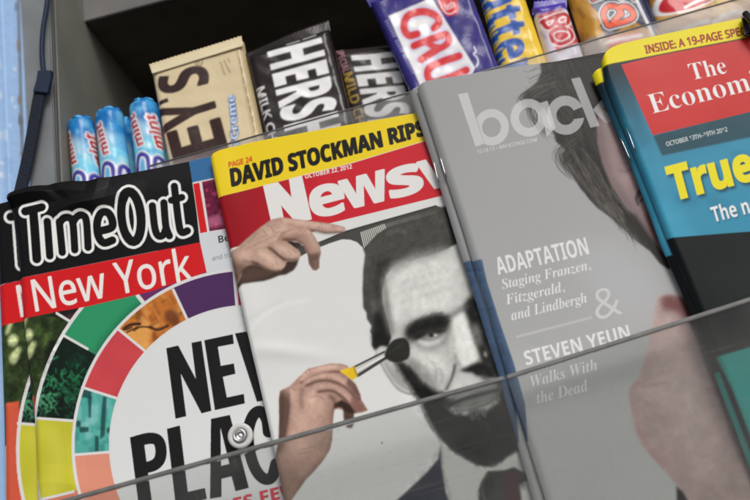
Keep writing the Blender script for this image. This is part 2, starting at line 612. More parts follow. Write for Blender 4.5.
def magazine(label, cat, T, L, n, thick, ink, vis, group=None, wdt=.203, hgt=.270, amp=.0008, seed=1, spine_r=.002, extra=None, staples=(), step=.00025):
    Te, Le = frame_edge(T, n, wdt), frame_edge(L, n, hgt)
    wv = waves(amp, seed)
    def disp(s, t):
        o = wv(s, t)
        if extra is not None:
            o = o + extra(s, t)
        k = np.clip(1 - s / (spine_r * 1.8), 0, 1)
        return o - spine_r * k ** 2.2
    root = empty('magazine', to_world(Le[-1], n), label, cat, group)
    cov, uv = printed_sheet('cover', Te, Le, wdt, hgt, n, ink, disp, M_cover, root, vis, spine=thick - spine_r, step=step)
    # leaves: one block with a slightly stepped fore-edge, closed all round
    gs = np.linspace(.004 / wdt, 1 - .0012 / wdt, 24); gt = np.linspace(.0006 / hgt, 1 - .0006 / hgt, 30)
    B = Te - Te[0] + Le[-1]; R = Le - Le[0] + Te[-1]
    g = coons(Te, B, Le, R, gs, gt)
    S_, T_ = np.meshgrid(gs * wdt, gt * hgt)
    front = to_world(g, n - .0004 + np.minimum(disp(S_, T_), 0)).reshape(-1, 3)
    back = to_world(g, np.full(S_.shape, n - thick)).reshape(-1, 3)
    h, w_ = S_.shape
    idx = np.arange(h * w_).reshape(h, w_)
    K = h * w_
    q1 = np.stack([idx[1:, :-1], idx[1:, 1:], idx[:-1, 1:], idx[:-1, :-1]], -1).reshape(-1, 4)
    q2 = (q1[:, ::-1] + K)
    rim = np.concatenate([idx[0, :], idx[1:, -1], idx[-1, -2::-1], idx[-2:0:-1, 0]])
    j2 = np.roll(rim, -1)
    q3 = np.stack([rim, j2, j2 + K, rim + K], -1)
    link('pages', raw_mesh('pages', np.concatenate([front, back]), np.concatenate([q1, q2, q3])), M_pages, root)
    for (a, b) in staples:
        pa, pb = at(*a, n - spine_r * .2), at(*b, n - spine_r * .2)
        wire('staple', [pa - N * .0012, pa, pa * .75 + pb * .25, pa * .25 + pb * .75, pb, pb - N * .0012], .0003, M_staple, root)
    return root

def wire(name, pts, r, m, parent=None, seg=8, rs=None):
    pts = [np.asarray(p) for p in pts]
    verts, polys = [], []
    for i, p in enumerate(pts):
        d = pts[min(i + 1, len(pts) - 1)] - pts[max(i - 1, 0)]
        d = d / np.linalg.norm(d)
        x = np.cross(d, [0.3, .8, .52]); x /= np.linalg.norm(x)
        y = np.cross(d, x)
        rr = rs[i] if rs is not None else r
        for k in range(seg):
            a = 2 * math.pi * k / seg
            verts.append(p + rr * (x * math.cos(a) + y * math.sin(a)))
    for i in range(len(pts) - 1):
        for k in range(seg):
            k2 = (k + 1) % seg
            polys.append((i * seg + k, i * seg + k2, (i + 1) * seg + k2, (i + 1) * seg + k))
    polys.append(tuple(range(seg))[::-1])
    polys.append(tuple((len(pts) - 1) * seg + k for k in range(seg)))
    me = raw_mesh(name, verts, None, None, polys)
    return link(name, me, m, parent)

# ------------------------------------------------------------------ newsstand shell
def shell_poly(name, pts, m, kind='structure'):
    pass

def slab_px(name, corners, n0, n1, m, bevel=.0006):
    """block whose front outline is seen at these places on sheet n0 and which runs straight back to n1"""
    return box_uvn(name, [uvp(x, y, n0) for x, y in corners], n1, n0, m, None, bevel)

# side wall: lighter front edge, inner face running back under the shelf above
wall = box_uvn('side_wall', [uvp(-70, -140, -.0145), uvp(49, -140, -.0145), uvp(78.5, 560, -.0145), uvp(-70, 560, -.0145)], -.24, -.0145, M_wall)
tag(wall, kind='structure')
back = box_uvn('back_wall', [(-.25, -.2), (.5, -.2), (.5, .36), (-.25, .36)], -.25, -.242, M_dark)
tag(back, kind='structure')
NF = -.065                                                     # the shelf above sits back from the wall's front edge
c0, c1 = uvp(81, 22, NF), uvp(164, 0, NF)
k = (c1 - c0) / np.linalg.norm(c1 - c0)
c0 = c0 - k * .03
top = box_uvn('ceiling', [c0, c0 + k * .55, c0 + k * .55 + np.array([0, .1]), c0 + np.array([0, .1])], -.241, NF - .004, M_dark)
for vv in top.data.vertices:                                   # its underside climbs a little towards the back
    d_ = NF - .004 - float(np.array(vv.co) @ N)
    vv.co = vv.co + Vector(V * (.085 * d_))
tag(top, kind='structure')
fas = empty('shelf_fascia', to_world(c0, NF), 'grey metal front edge of the shelf above the dark recess', 'shelf edge')
box_uvn('front_strip', [c0, c0 + k * .55, c0 + k * .55 + np.array([0, .05]), c0 + np.array([0, .05])], NF - .0038, NF, M_slab, fas)
box_uvn('lip', [c0 + np.array([0, .0515]), c0 + k * .55 + np.array([0, .0515]), c0 + k * .55 + np.array([0, .06]), c0 + np.array([0, .06])], NF - .0038, NF + .006, M_slab, fas)
SHELF = .030
shelf = box_uvn('candy_shelf', [(-.21, SHELF - .008), (.36, SHELF - .008), (.36, SHELF), (-.21, SHELF)], -.24, -.0165, M_board)
tag(shelf, kind='structure')

# upright at the far left: edge face of the wall plus the pale blue post in front of it
edge = empty('wall_edge', at(34, 100, -.0105), 'grey painted upright strip between the blue post and the dark wall', 'trim')
box_uvn('strip', [uvp(-60, -60, -.0105), uvp(48.5, -40, -.0105), uvp(62, 300, -.0105), uvp(66, 560, -.0105), uvp(-60, 560, -.0105)], -.0138, -.0105, M_edge, edge, .0012)
wire('bead', [at(50.5, -40, -.0125), at(57.5, 160, -.0125), at(66, 330, -.0125)], .0011, M_board, edge)
ink = Print(-60, -60, 40, 560, (142, 174, 212), 2)
for i in range(70):
    x, y = rng.uniform(-40, 24), rng.uniform(-60, 420)
    L = rng.uniform(6, 60)
    ink.stroke([(x, y), (x + rng.uniform(-1, 1.5) + L * .02, y + L)], rng.uniform(.8, 5), [(168, 198, 232), (112, 148, 194), (152, 188, 228), (124, 162, 206)][i % 4], soft=1.6, alpha=rng.uniform(.15, .6))
ink.stroke([(14.5, -60), (18, 100), (21.5, 220)], 3.4, (92, 88, 84), soft=.8, alpha=.8)
for i in range(14):
    y = rng.uniform(0, 210)
    ink.poly(ink.ell((15.5 + y * .03 - rng.uniform(0, 2.5), y), rng.uniform(.8, 2.2), rng.uniform(2, 9)), [(120, 100, 82), (88, 92, 100)][i % 2], soft=.9, sm=True, alpha=.8)
for i in range(16):
    ink.poly(ink.ell((rng.uniform(-10, 15), rng.uniform(0, 210)), rng.uniform(.6, 2), rng.uniform(1, 6)), (205, 214, 222), soft=.8, alpha=.7)
post, _ = printed_sheet('blue_post', pxs([(-50, -60), (14.5, -60)], -.0045), frame_edge([(-50, -60), (-35, 560)], -.0045, .3), np.linalg.norm(uvp(-50, -60, -.0045) - uvp(14.5, -60, -.0045)), .3, -.0045, ink,
                        lambda s, t: -.004 * np.clip(1 - (.028 - s) / .006, 0, 1) ** 2 + 0 * t, mat('peeling_blue_paint', attr=True, rough=.5, bump=.4, bscale=220), None, (.05, .2), depth=.005, step=.0006)
tag(post, 'pale blue post with worn peeling paint at the far left', 'post')

# navy strap
st = empty('cable_strap', at(20, 192, -.006), 'navy cord and webbing strap hanging down the grey wall edge', 'strap')
n_ = -.0055
wire('cord', [at(x, y, n_) for x, y in catmull([(49, -30), (47.5, 0), (43, 30), (42, 55), (44, 74)], 6, False)], .0014, M_strapcord, st)
def band(name, pts, wd, m, th, n0):
    p = catmull(pts, 6, False)
    q = np.array([uvp(x, y, n0) for x, y in p])
    d = np.gradient(q, axis=0); d /= np.linalg.norm(d, axis=1)[:, None]
    nn = np.stack([-d[:, 1], d[:, 0]], -1)
    wds = np.linspace(wd[0], wd[1], len(q))[:, None]
    return box_uvn(name, list(q + nn * wds) + list((q - nn * wds)[::-1]), n0 - th, n0, m, st, .0005)
band('webbing', [(41, 84), (37, 105), (29, 150), (20, 190), (12, 222), (6, 250)], (.0035, .0034), M_strap, .0016, n_ + .0006)
band('buckle', [(44.5, 70), (43.2, 80), (40, 92)], (.0040, .0042), M_strapcord, .003, n_ + .0022)

# ------------------------------------------------------------------ sweets behind the magazines
NC = -.030
def pillow(name, quad, n, bulge, depth, ink, parent, wr=.0007, seed=3, step=.0006, flat=.16, m=None):
    """a filled wrapper: quad = TL, TR, BR, BL; flat front rounded over into sides of real depth"""
    tl, tr, br, bl = pxs(quad, n)
    bl = tl + (bl - tl) * (SHELF + .0008 - tl[1]) / (bl[1] - tl[1])      # stands on the shelf
    br = tr + (br - tr) * (SHELF + .0008 - tr[1]) / (br[1] - tr[1])
    W = np.linalg.norm(tr - tl); H = np.linalg.norm(bl - tl)
    nu, nv = max(int(W / step), 12), max(int(H / step), 12)
    s = np.linspace(0, 1, nu); t = np.linspace(0, 1, nv)
    S_, T_ = np.meshgrid(s, t)
    uv = (tl * (1 - S_[..., None]) + tr * S_[..., None]) * (1 - T_[..., None]) + (bl * (1 - S_[..., None]) + br * S_[..., None]) * T_[..., None]
    e = np.minimum(np.minimum(S_, 1 - S_) * W, np.minimum(T_, 1 - T_) * H)
    r = flat * W
    prof = np.sqrt(np.clip(1 - (1 - np.clip(e / r, 0, 1)) ** 2, 0, 1))
    wv = waves(1, seed, .004); wv2 = waves(1, seed + 50, .0015)
    d = bulge * prof + wr * (wv(S_ * W, T_ * H) + .4 * wv2(S_ * W, T_ * H) - .7) * prof
    F = to_world(uv, n + d).reshape(-1, 3)
    col = ink.sample(proj(to_world(uv, np.full(d.shape, n)))).reshape(-1, 3)
    Bk = to_world(uv, n - depth * prof).reshape(-1, 3)
    idx = np.arange(nu * nv).reshape(nv, nu)
    q1 = np.stack([idx[1:, :-1], idx[1:, 1:], idx[:-1, 1:], idx[:-1, :-1]], -1).reshape(-1, 4)
    rim = np.concatenate([idx[0, :], idx[1:, -1], idx[-1, -2::-1], idx[-2:0:-1, 0]])
    j2 = np.roll(rim, -1); K = nu * nv
    me = raw_mesh(name, np.concatenate([F, Bk]), np.concatenate([q1, q1[:, ::-1] + K, np.stack([rim, j2, j2 + K, rim + K], -1)]), np.concatenate([col, col]))
    return link(name, me, m or M_wrap, parent)

def fin(name, quad, n, ink, parent, seed=9, amp=.0008, teeth=0, th=.0005):
    """crimped seal of a wrapper: thin ribbed strip with a little wave"""
    tl, tr, br, bl = pxs(quad, n)
    nu, nv = 90, 10
    S_, T_ = np.meshgrid(np.linspace(0, 1, nu), np.linspace(0, 1, nv))
    uv = (tl * (1 - S_[..., None]) + tr * S_[..., None]) * (1 - T_[..., None]) + (bl * (1 - S_[..., None]) + br * S_[..., None]) * T_[..., None]
    W = np.linalg.norm(tr - tl)
    up = (tl - bl) / np.linalg.norm(tl - bl)
    if teeth:
        uv = uv + up * (.0007 * (np.abs(((S_ * W / teeth) % 1) - .5) * 2) * (1 - T_))[..., None]
    d = amp * (waves(2, seed, .008)(S_ * W, T_ * .01) - 1) + .00012 * np.sin(T_ * 30)
    F = to_world(uv, n + d).reshape(-1, 3); B_ = to_world(uv, n + d - th).reshape(-1, 3)
    col = ink.sample(proj(to_world(uv, np.full(d.shape, n)))).reshape(-1, 3)
    idx = np.arange(nu * nv).reshape(nv, nu); K = nu * nv
    q1 = np.stack([idx[1:, :-1], idx[1:, 1:], idx[:-1, 1:], idx[:-1, :-1]], -1).reshape(-1, 4)
    rim = np.concatenate([idx[0, :], idx[1:, -1], idx[-1, -2::-1], idx[-2:0:-1, 0]]); j2 = np.roll(rim, -1)
    me = raw_mesh(name, np.concatenate([F, B_]), np.concatenate([q1, q1[:, ::-1] + K, np.stack([rim, j2, j2 + K, rim + K], -1)]), np.concatenate([col, col]))
    return link(name, me, M_wrap, parent)

# mint rolls ---------------------------------------------------------
def mint_ink(cx, top, seed, ax, red1, red2):
    k = Print(cx - 30, top - 10, cx + 45, top + 130, (96, 172, 216), 2.5)
    r = np.random.default_rng(seed)
    P = lambda x, y: (cx + x + ax * y, top + y)
    k.poly([P(-20, -10), P(30, -10), P(30, 24), P(4, 30), P(-20, 25)], (28, 116, 184), soft=2.5)
    for i in range(24):
        k.poly(k.ell(P(r.uniform(-15, 15), r.uniform(-6, 24)), r.uniform(1.5, 5), r.uniform(1.5, 5)), [(14, 90, 160), (70, 160, 212), (40, 132, 196), (120, 190, 224)][i % 4], soft=1.2, alpha=.7)
    k.poly([P(-20, 26), P(-4, 24), P(6, 30), P(4, 46), P(-20, 46)], (196, 216, 234), soft=3, alpha=.5)
    k.poly([P(-18, 46), P(-6, 43), P(6, 43), P(18, 47), P(18, 60), P(-18, 60)], (118, 196, 228), soft=1.2)
    for i in range(14):
        k.poly(k.ell(P(r.uniform(-14, 14), r.uniform(42, 70)), r.uniform(1, 4), r.uniform(1, 5)), [(104, 178, 214), (188, 226, 240), (84, 160, 206)][i % 3], soft=1.2, alpha=.6)
    for off_, seen in ((red1, 1), (red2, 1)):
        if off_ is None:
            continue
        b0, b1, cap = P(off_ + 12.5, 50), P(off_ + 6.5, 18), (-8.5, 2.2)
        k.text('mint', 'bold', b0, b1, cap, (222, 222, 230), soft=.35, grow=1.5)
        k.text('mint', 'bold', b0, b1, cap, (176, 40, 52), off=.02, soft=.25)
    # violet maker's lettering, cut by the magazines
    k.stroke([P(-12, 76), P(-9, 63), P(-4, 60), P(1, 64), P(1, 78)], 7.4, (226, 232, 240), soft=.4)
    k.stroke([P(-12, 76), P(-9, 63), P(-4, 60), P(1, 64), P(1, 78)], 4.4, (60, 56, 148), soft=.4)
    k.stroke([P(6, 78), P(8, 64), P(13, 62), P(15, 70)], 7, (226, 232, 240), soft=.4)
    k.stroke([P(6, 78), P(8, 64), P(13, 62), P(15, 70)], 4.2, (60, 56, 148), soft=.4)
    return k

def mint_roll(label, top, bot, rad_px, n, seed, red1, red2):
    a, b = uvp(*top, n), uvp(*bot, n)
    r = rad_px / FPX * (DIST - n)
    ax = (b - a) / np.linalg.norm(b - a)
    sd_ = np.array([-ax[1], ax[0]])
    b = a + ax * (SHELF - a[1]) / ax[1]
    Ln = np.linalg.norm(b - a)
    root = empty('mint_roll', to_world(b, n - r), label, 'sweets', 'foil rolls of mints standing behind the magazines')
    ink = mint_ink(top[0], top[1] - 4, seed, (bot[0] - top[0]) / (bot[1] - top[1]), red1, red2)
    nu, nv = 72, 110
    th = np.linspace(0, 2 * math.pi, nu, endpoint=False)
    tt = np.linspace(0, 1, nv)
    TH, T_ = np.meshgrid(th, tt)
    wv = waves(1, seed, .004)
    wv_ = waves(1, seed + 30, .0012)
    rr = r * (1 + .07 * (wv(TH * r, T_ * Ln) - .5) + .035 * (wv_(TH * r, T_ * Ln) - .5))
    ed = np.clip(T_ * Ln / .0035, 0, 1)
    rr = rr * (.80 + .20 * np.sqrt(1 - (1 - ed) ** 2))
    uv = a + ax * (T_ * Ln)[..., None] + sd_ * (rr * np.sin(TH))[..., None]
    nn = n - r + rr * np.cos(TH)
    P3 = to_world(uv, nn)
    flat = a + ax * (T_ * Ln)[..., None] + sd_ * (r * np.where(np.abs(np.sin(TH)) > 2, 0, np.sin(TH)))[..., None]
    col = ink.sample(proj(to_world(flat, np.full(TH.shape, n)))).reshape(-1, 3)
    idx = np.arange(nu * nv).reshape(nv, nu); i2 = np.roll(idx, -1, 1)
    q = np.stack([idx[:-1], idx[1:], i2[1:], i2[:-1]], -1).reshape(-1, 4)
    link('wrapper', raw_mesh('wrapper', P3.reshape(-1, 3), q, col), M_wrap, root)
    # folded foil end: pleated dome
    nv2 = 14
    T2 = np.linspace(0, 1, nv2)
    verts, cols = [], []
    rnd = np.random.default_rng(seed + 4)
    ph = rnd.uniform(0, 6, 3)
    for t in T2:
        R_ = r * .81 * math.cos(t * 1.35)
        hgt = .0026 * math.sin(t * 1.5)
        for a_ in th:
            pl = 1 + .06 * math.sin(7 * a_ + ph[0]) * (1 - t) + .05 * math.sin(11 * a_ + ph[1]) * t
            verts.append(to_world(a - ax * (hgt + .0004 * math.sin(5 * a_ + ph[2])) + sd_ * R_ * pl * math.sin(a_), n - r + R_ * pl * math.cos(a_)))
            base = lin([(34, 122, 186), (90, 172, 216), (22, 100, 170)][int(a_ * 2.3 + ph[0]) % 3])
            cols.append(base)
    i3 = np.arange(nu * nv2).reshape(nv2, nu); i4 = np.roll(i3, -1, 1)
    q2 = np.stack([i3[:-1], i4[:-1], i4[1:], i3[1:]], -1).reshape(-1, 4)
    link('folded_end', raw_mesh('folded_end', np.array(verts), q2, np.array(cols)), M_wrap, root)
    return root

mint_roll('leftmost blue foil mint roll, nearest the grey wall', (76, 116), (83, 185), 14.3, NC + .010, 11, 8, -17)
mint_roll('blue mint roll, second from the grey wall, red lettering on its left side', (104.5, 107), (112, 176), 15.3, NC + .010, 12, -13, None)
mint_roll('tallest of the front blue mint rolls, third from the grey wall', (139, 98), (147, 166), 15.6, NC + .010, 13, -14, 5)
mint_roll('blue mint roll half hidden between the third roll and the cream bar', (160, 108), (170, 168), 9, NC - .006, 14, None, None)
mint_roll('blue mint roll mostly hidden behind the second and third rolls', (120, 118), (126, 176), 10, NC - .008, 15, None, None)

# cream bar -----------------------------------------------------------
k = Print(140, 25, 300, 230, (204, 187, 152))
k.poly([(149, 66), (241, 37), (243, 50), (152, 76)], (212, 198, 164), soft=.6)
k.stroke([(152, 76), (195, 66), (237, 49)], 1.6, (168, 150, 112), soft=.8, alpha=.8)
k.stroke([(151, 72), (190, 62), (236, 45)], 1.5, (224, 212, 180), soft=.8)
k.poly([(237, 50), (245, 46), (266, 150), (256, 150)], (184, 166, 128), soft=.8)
for i in range(9):
    k.stroke([(241 + i * 2.1, 62 + i * 9.6), (242.2 + i * 2.1, 68 + i * 9.6)], 1.2, (96, 80, 60), soft=.4, alpha=.7, sm=False)
br = (50, 32, 28)
# big brown letters read downwards; only the last three show
k.fit('S', 'bold', (212, 86), (207, 68), (164, 99.5), (159, 81.5), br, grow=.9, soft=.3)
k.fit('Y', 'bold', (220, 120), (214, 96.5), (166.5, 136), (160.5, 112.5), br, grow=.9, soft=.3)
k.fit('E', 'bold', (229, 150), (221.5, 122), (177, 165), (169.5, 137), br, grow=1.1, soft=.3)
k.poly([(160.5, 105), (170, 101.5), (171, 105.5), (161.6, 109)], br, soft=.3)
k.poly([(174, 164), (230, 149), (232, 156), (176, 172)], (76, 40, 36), soft=.6)
k.text("'n'Creme", 'bold', (242, 156), (236, 98), (-7.5, 1.8), (52, 84, 158), off=.075, soft=.5)
k.text("'n'Creme", 'bold', (242, 156), (236, 98), (-7.5, 1.8), (196, 214, 236), off=-.01, soft=.3)
k.stroke(list(k.ell((201, 66.5), 3.8, 3.3, -15, 20)), 1.1, (120, 104, 84), soft=.3, sm=False)
k.text('R', 'bold', (199.5, 68.8), (203, 67.8), (-.7, -4), (120, 104, 84), soft=.3)
for i, (x, y) in enumerate([(222, 66), (226, 64.5), (230, 63), (223.5, 70.5), (228, 69), (225, 75), (230, 73)]):
    k.stroke([(x, y), (x + 1.8, y + 3.4)], 1.6, (150, 132, 104), soft=.4, alpha=.8, sm=False)
root = empty('cream_candy_bar', at(215, 190, NC - .003), 'cream coloured candy bar with big brown letters, beside the mint rolls', 'candy bar', 'candy bars standing behind the plastic strip')
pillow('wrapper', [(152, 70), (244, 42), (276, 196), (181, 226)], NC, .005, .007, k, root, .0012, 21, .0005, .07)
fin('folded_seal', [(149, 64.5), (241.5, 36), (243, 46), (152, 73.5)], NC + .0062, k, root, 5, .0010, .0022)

# dark milk chocolate bar ---------------------------------------------
k = Print(236, 15, 372, 210, (34, 26, 26))
k.poly([(242, 58), (330, 26), (334, 42), (250, 68)], (26, 20, 20), soft=2)
for i in range(26):
    x, y = rng.uniform(244, 345), rng.uniform(35, 150)
    k.stroke([(x, y), (x + rng.uniform(-5, 8), y + rng.uniform(3, 12))], rng.uniform(.6, 2.2), [(56, 46, 45), (20, 15, 15), (44, 35, 35)][i % 3], soft=1, alpha=.5)
wt = (226, 226, 226)
k.text("HERSHEY'S", 'bold', (270, 55.5), (303, 204), (51, -13.5), wt, off=.02, soft=.35)
k.text('MILK CHOCOLATE', 'sans', (257.5, 92), (286, 205), (8, -2.5), (206, 204, 204), off=.02, soft=.35)
for i in range(11):
    if i != 5:
        k.stroke([(288 + i * 2.7, 48 - i * .85), (289.6 + i * 2.7, 47.5 - i * .85)], 1.6, (180, 176, 176), soft=.5, alpha=.8, sm=False)
root = empty('dark_candy_bar', at(300, 190, NC - .003), 'dark brown candy bar with large white letters, beside the cream bar', 'candy bar', 'candy bars standing behind the plastic strip')
pillow('wrapper', [(247, 58), (330, 30), (368, 176), (283, 206)], NC + .001, .005, .006, k, root, .0017, 22, .0005, .10)
fin('crimped_seal', [(245, 54), (329, 20), (331, 32), (248, 62)], NC + .002, k, root, 6, .0014, .0022)

# second dark bar with gold lettering ---------------------------------
k = Print(325, 30, 425, 200, (34, 28, 25))
k.text("HERSHEY'S", 'bold', (353, 60), (386, 190), (42, -4), (206, 206, 206), off=.02, soft=.4)
k.text('SPECIAL', 'bold', (337, 54), (344, 77), (6.5, -2), (160, 116, 124), soft=.4)
k.text('MILD CHOCOLATE', 'sans', (344.5, 78), (372, 186), (8.5, -2.5), (156, 128, 58), off=.02, soft=.4)
root = empty('gold_lettered_candy_bar', at(385, 185, NC - .006), 'dark candy bar with gold side lettering, tucked between brown bar and blue bar', 'candy bar', 'candy bars standing behind the plastic strip')
pillow('wrapper', [(331, 52), (402, 44), (440, 168), (366, 190)], NC - .008, .0055, .006, k, root, .0015, 23, .0005, .2)

# blue bar -------------------------------------------------------------
k = Print(350, -70, 520, 150, (50, 44, 118))
for i in range(22):
    x, y = rng.uniform(366, 490), rng.uniform(-10, 120)
    k.stroke([(x, y), (x + rng.uniform(2, 8), y + rng.uniform(5, 16))], rng.uniform(1, 4), [(70, 64, 140), (38, 30, 94)][i % 2], soft=1.6, alpha=.35)
k.poly([(389, 20.5), (432, 2.5), (475, 72), (440, 150), (430, 110)], (228, 228, 232), soft=.5)
for pw, pc in ((11.5, (176, 168, 214)), (7.4, (204, 52, 56))):
    a_ = .55 if pw > 8 else 1
    s_ = 1.2 if pw > 8 else .45
    k.stroke([(417.5, 38.5), (409, 39.5), (404.5, 32), (407, 22), (416, 17), (427, 16.5), (437, 21), (439, 27), (434.5, 32.5)], pw, pc, soft=s_, alpha=a_)
    k.stroke([(414.5, 50), (441, 40)], pw, pc, soft=s_, alpha=a_, sm=False)
    k.stroke([(427.5, 46), (434, 51), (442, 51.5), (449, 45.5), (446, 38.5), (440, 40)], pw * .92, pc, soft=s_, alpha=a_)
    k.stroke([(421.5, 64), (438, 53)], pw, pc, soft=s_, alpha=a_, sm=False)
    k.stroke([(459, 60), (441, 66), (430, 72), (428, 80), (433, 86), (445, 83), (466, 74)], pw, pc, soft=s_, alpha=a_)
    k.stroke([(436, 100), (474, 86), (446, 114), (486, 100)], pw, pc, soft=s_, alpha=a_, sm=False)
k.poly([(432, -12), (452, -14), (459, 12), (457.5, 19), (448, 21), (441, 15)], (206, 48, 52), soft=.5)
k.stroke([(437, 0), (444, 15), (450, 18.5), (456, 16)], 1.1, (232, 210, 212), soft=.3)
k.text('Nestle', 'bold', (446, 15.5), (456.5, 11), (-2.8, -6.5), (230, 210, 212), soft=.4)
for i in range(22):
    if i not in (7, 13):
        k.stroke([(386 + i * 1.27, 26 + i * 2.45), (388.4 + i * 1.27, 25.2 + i * 2.45)], 1.4, (150, 146, 190), soft=.5, alpha=.75, sm=False)
k.stroke([(474, 51), (476, 56), (473.5, 58), (477, 62), (478, 67), (476, 71)], 1.6, (196, 194, 218), soft=.4)
root = empty('blue_candy_bar', at(450, 150, NC - .003), 'tilted blue candy bar with red letters on a white panel', 'candy bar', 'candy bars standing behind the plastic strip')
pillow('wrapper', [(370, 4), (461, -34), (504, 82), (420, 116)], NC + .006, .005, .006, k, root, .0016, 24, .0005, .08)
fin('crimped_seal', [(362, -8), (456, -48), (462, -31), (370, 8)], NC + .0075, k, root, 7, .0014, .0022)

# yellow bar -----------------------------------------------------------
k = Print(455, -60, 560, 130, (230, 186, 50))
for i in range(16):
    x, y = rng.uniform(470, 535), rng.uniform(-10, 70)
    k.stroke([(x, y), (x + rng.uniform(1, 5), y + rng.uniform(4, 14))], rng.uniform(1, 3), [(244, 212, 92), (206, 150, 34)][i % 2], soft=1.2, alpha=.5)
k.text('Butterfinger', 'bold', (473, -24), (531, 190), (35, -13), (34, 80, 158), soft=.4, grow=1.0)
for i in range(13):
    x, y = 473 + i * 2.5, -8 + i * 8
    k.stroke([(x, y), (x + 9, y - 3)], 1.6, (238, 214, 96), soft=.6, alpha=.8, sm=False)
root = empty('yellow_candy_bar', at(520, 110, NC - .003), 'yellow candy bar with blue letters, right of the blue bar', 'candy bar', 'candy bars standing behind the plastic strip')
pillow('wrapper', [(469, -40), (506, -56), (556, 90), (511, 112)], NC + .001, .006, .007, k, root, .0016, 25, .0005, .22)

# small purple, red and silver bar ---------------------------------------
k = Print(515, -20, 600, 120, (206, 200, 214))
k.poly([(530, -5), (575, -10), (572, 12), (556, 14), (548, 20), (536, 18), (526, 24)], (66, 50, 152), soft=.8)
for i in range(12):
    x, y = rng.uniform(528, 575), rng.uniform(0, 60)
    k.stroke([(x, y), (x + rng.uniform(1, 5), y + rng.uniform(3, 9))], rng.uniform(1, 2.6), [(240, 240, 246), (150, 140, 176), (110, 96, 160)][i % 3], soft=.9, alpha=.6)
k.poly([(537, 20), (562, 14), (572, 30), (580, 46), (556, 58), (548, 40)], (186, 60, 66), soft=1)
for wd, cl in ((6.6, (236, 226, 228)), (4.2, (176, 38, 48))):
    k.stroke([(541, 26.5), (565, 18.5), (567, 27), (560, 30), (555, 27), (556, 23), (553, 30), (547, 33), (542, 27)], wd, cl, soft=.4)
    k.stroke([(552, 46), (550, 39), (556, 34), (566, 34), (571, 39), (569, 45), (560, 49), (552, 46)], wd, cl, soft=.4)
root = empty('purple_candy_bar', at(570, 90, NC - .003), 'small purple, red and silver candy bar, between yellow bar and gold bar', 'candy bar', 'candy bars standing behind the plastic strip')
pillow('wrapper', [(531, 10), (565, 4), (592, 84), (556, 96)], NC + .001, .006, .007, k, root, .0020, 26, .0005, .26)
fin('crimped_seal', [(534, 2), (567, -3), (567, 9), (532, 16)], NC + .003, k, root, 8, .0016, .0022)

# gold bar with orange letters ------------------------------------------
k = Print(555, -60, 690, 90, (170, 122, 40))
for i in range(90):
    x, y = rng.uniform(562, 660), rng.uniform(-20, 60)
    k.stroke([(x, y), (x + rng.uniform(-1, 7), y + rng.uniform(3, 12))], rng.uniform(1, 3.6), [(222, 172, 62), (104, 66, 26), (196, 140, 44), (130, 88, 30)][i % 4], soft=1.1, alpha=.6)
k.poly([(580, -12), (634, -40), (668, 30), (646, 34), (630, 26), (606, 44), (598, 30), (606, 26), (592, 14)], (30, 32, 62), soft=.6)
for wd, cl in ((9.6, (224, 222, 220)), (7.6, (36, 38, 74)), (4.8, (228, 84, 40))):
    k.stroke([(592, 4), (612, -4)], wd, cl, soft=.35, sm=False)
    k.stroke([(606, 30), (602, 20), (606, 12), (614, 12), (619, 18), (612, 27)], wd, cl, soft=.35)
    k.stroke([(608, 31), (631, 23.5), (627, 13), (618, 13), (620, 20)], wd, cl, soft=.35)
    k.stroke([(620, 2), (630, -4), (634, 4)], wd, cl, soft=.35)
k.stroke([(634, 2), (648, 30), (654, 44)], 5, (210, 210, 214), soft=.5)
k.stroke([(633, -4), (649, 28), (657, 44)], 2.2, (40, 44, 84), soft=.4)
k.poly([(606, 44), (638, 36), (646, 62), (614, 72)], (194, 62, 52), soft=1.6)
k.stroke([(600, 50), (618, 44), (640, 40)], 3, (214, 208, 206), soft=.9)
k.poly([(584, 44), (602, 40), (606, 66), (590, 70)], (150, 136, 124), soft=2)
root = empty('gold_candy_bar', at(630, 60, NC - .003), 'gold foil candy bar with orange letters outlined in navy and white', 'candy bar', 'candy bars standing behind the plastic strip')
pillow('wrapper', [(563, -14), (632, -44), (668, 56), (594, 82)], NC + .001, .006, .007, k, root, .0022, 27, .0005, .2)

# bar with the red oval --------------------------------------------------
k = Print(630, -70, 790, 90, (186, 140, 74))
for i in range(70):
    x, y = rng.uniform(640, 780), rng.uniform(-30, 50)
    k.stroke([(x, y), (x + rng.uniform(-1, 9), y + rng.uniform(2, 9))], rng.uniform(1, 3.6), [(238, 204, 138), (112, 74, 44), (216, 170, 92)][i % 3], soft=1.1, alpha=.6)
k.poly(k.ell((694, -4), 46, 17, -24), (224, 222, 222), soft=.5)
k.poly(k.ell((696, -3), 42, 13.5, -24), (184, 34, 44), soft=.5)
k.stroke([(683, 13), (697, 6), (706, 4)], 3, (228, 226, 226), soft=.4)
k.stroke([(712, 28), (724, 20), (738, 18), (746, 22)], 5, (226, 220, 214), soft=.8)
k.poly([(676, 40), (702, 28), (712, 40), (690, 58), (674, 56)], (178, 44, 52), soft=1.6)
k.stroke([(664, 52), (684, 34), (706, 26)], 4.5, (222, 216, 214), soft=1)
k.poly([(716, 30), (734, 20), (746, 30), (738, 44), (720, 48)], (226, 176, 96), soft=1.6)
root = empty('red_oval_candy_bar', at(715, 50, NC - .003), 'gold candy wrapper with a white ringed red oval, far right of the row', 'candy bar', 'candy bars standing behind the plastic strip')
pillow('wrapper', [(644, -20), (770, -66), (792, 30), (668, 76)], NC + .001, .006, .007, k, root, .0022, 28, .0005, .16)

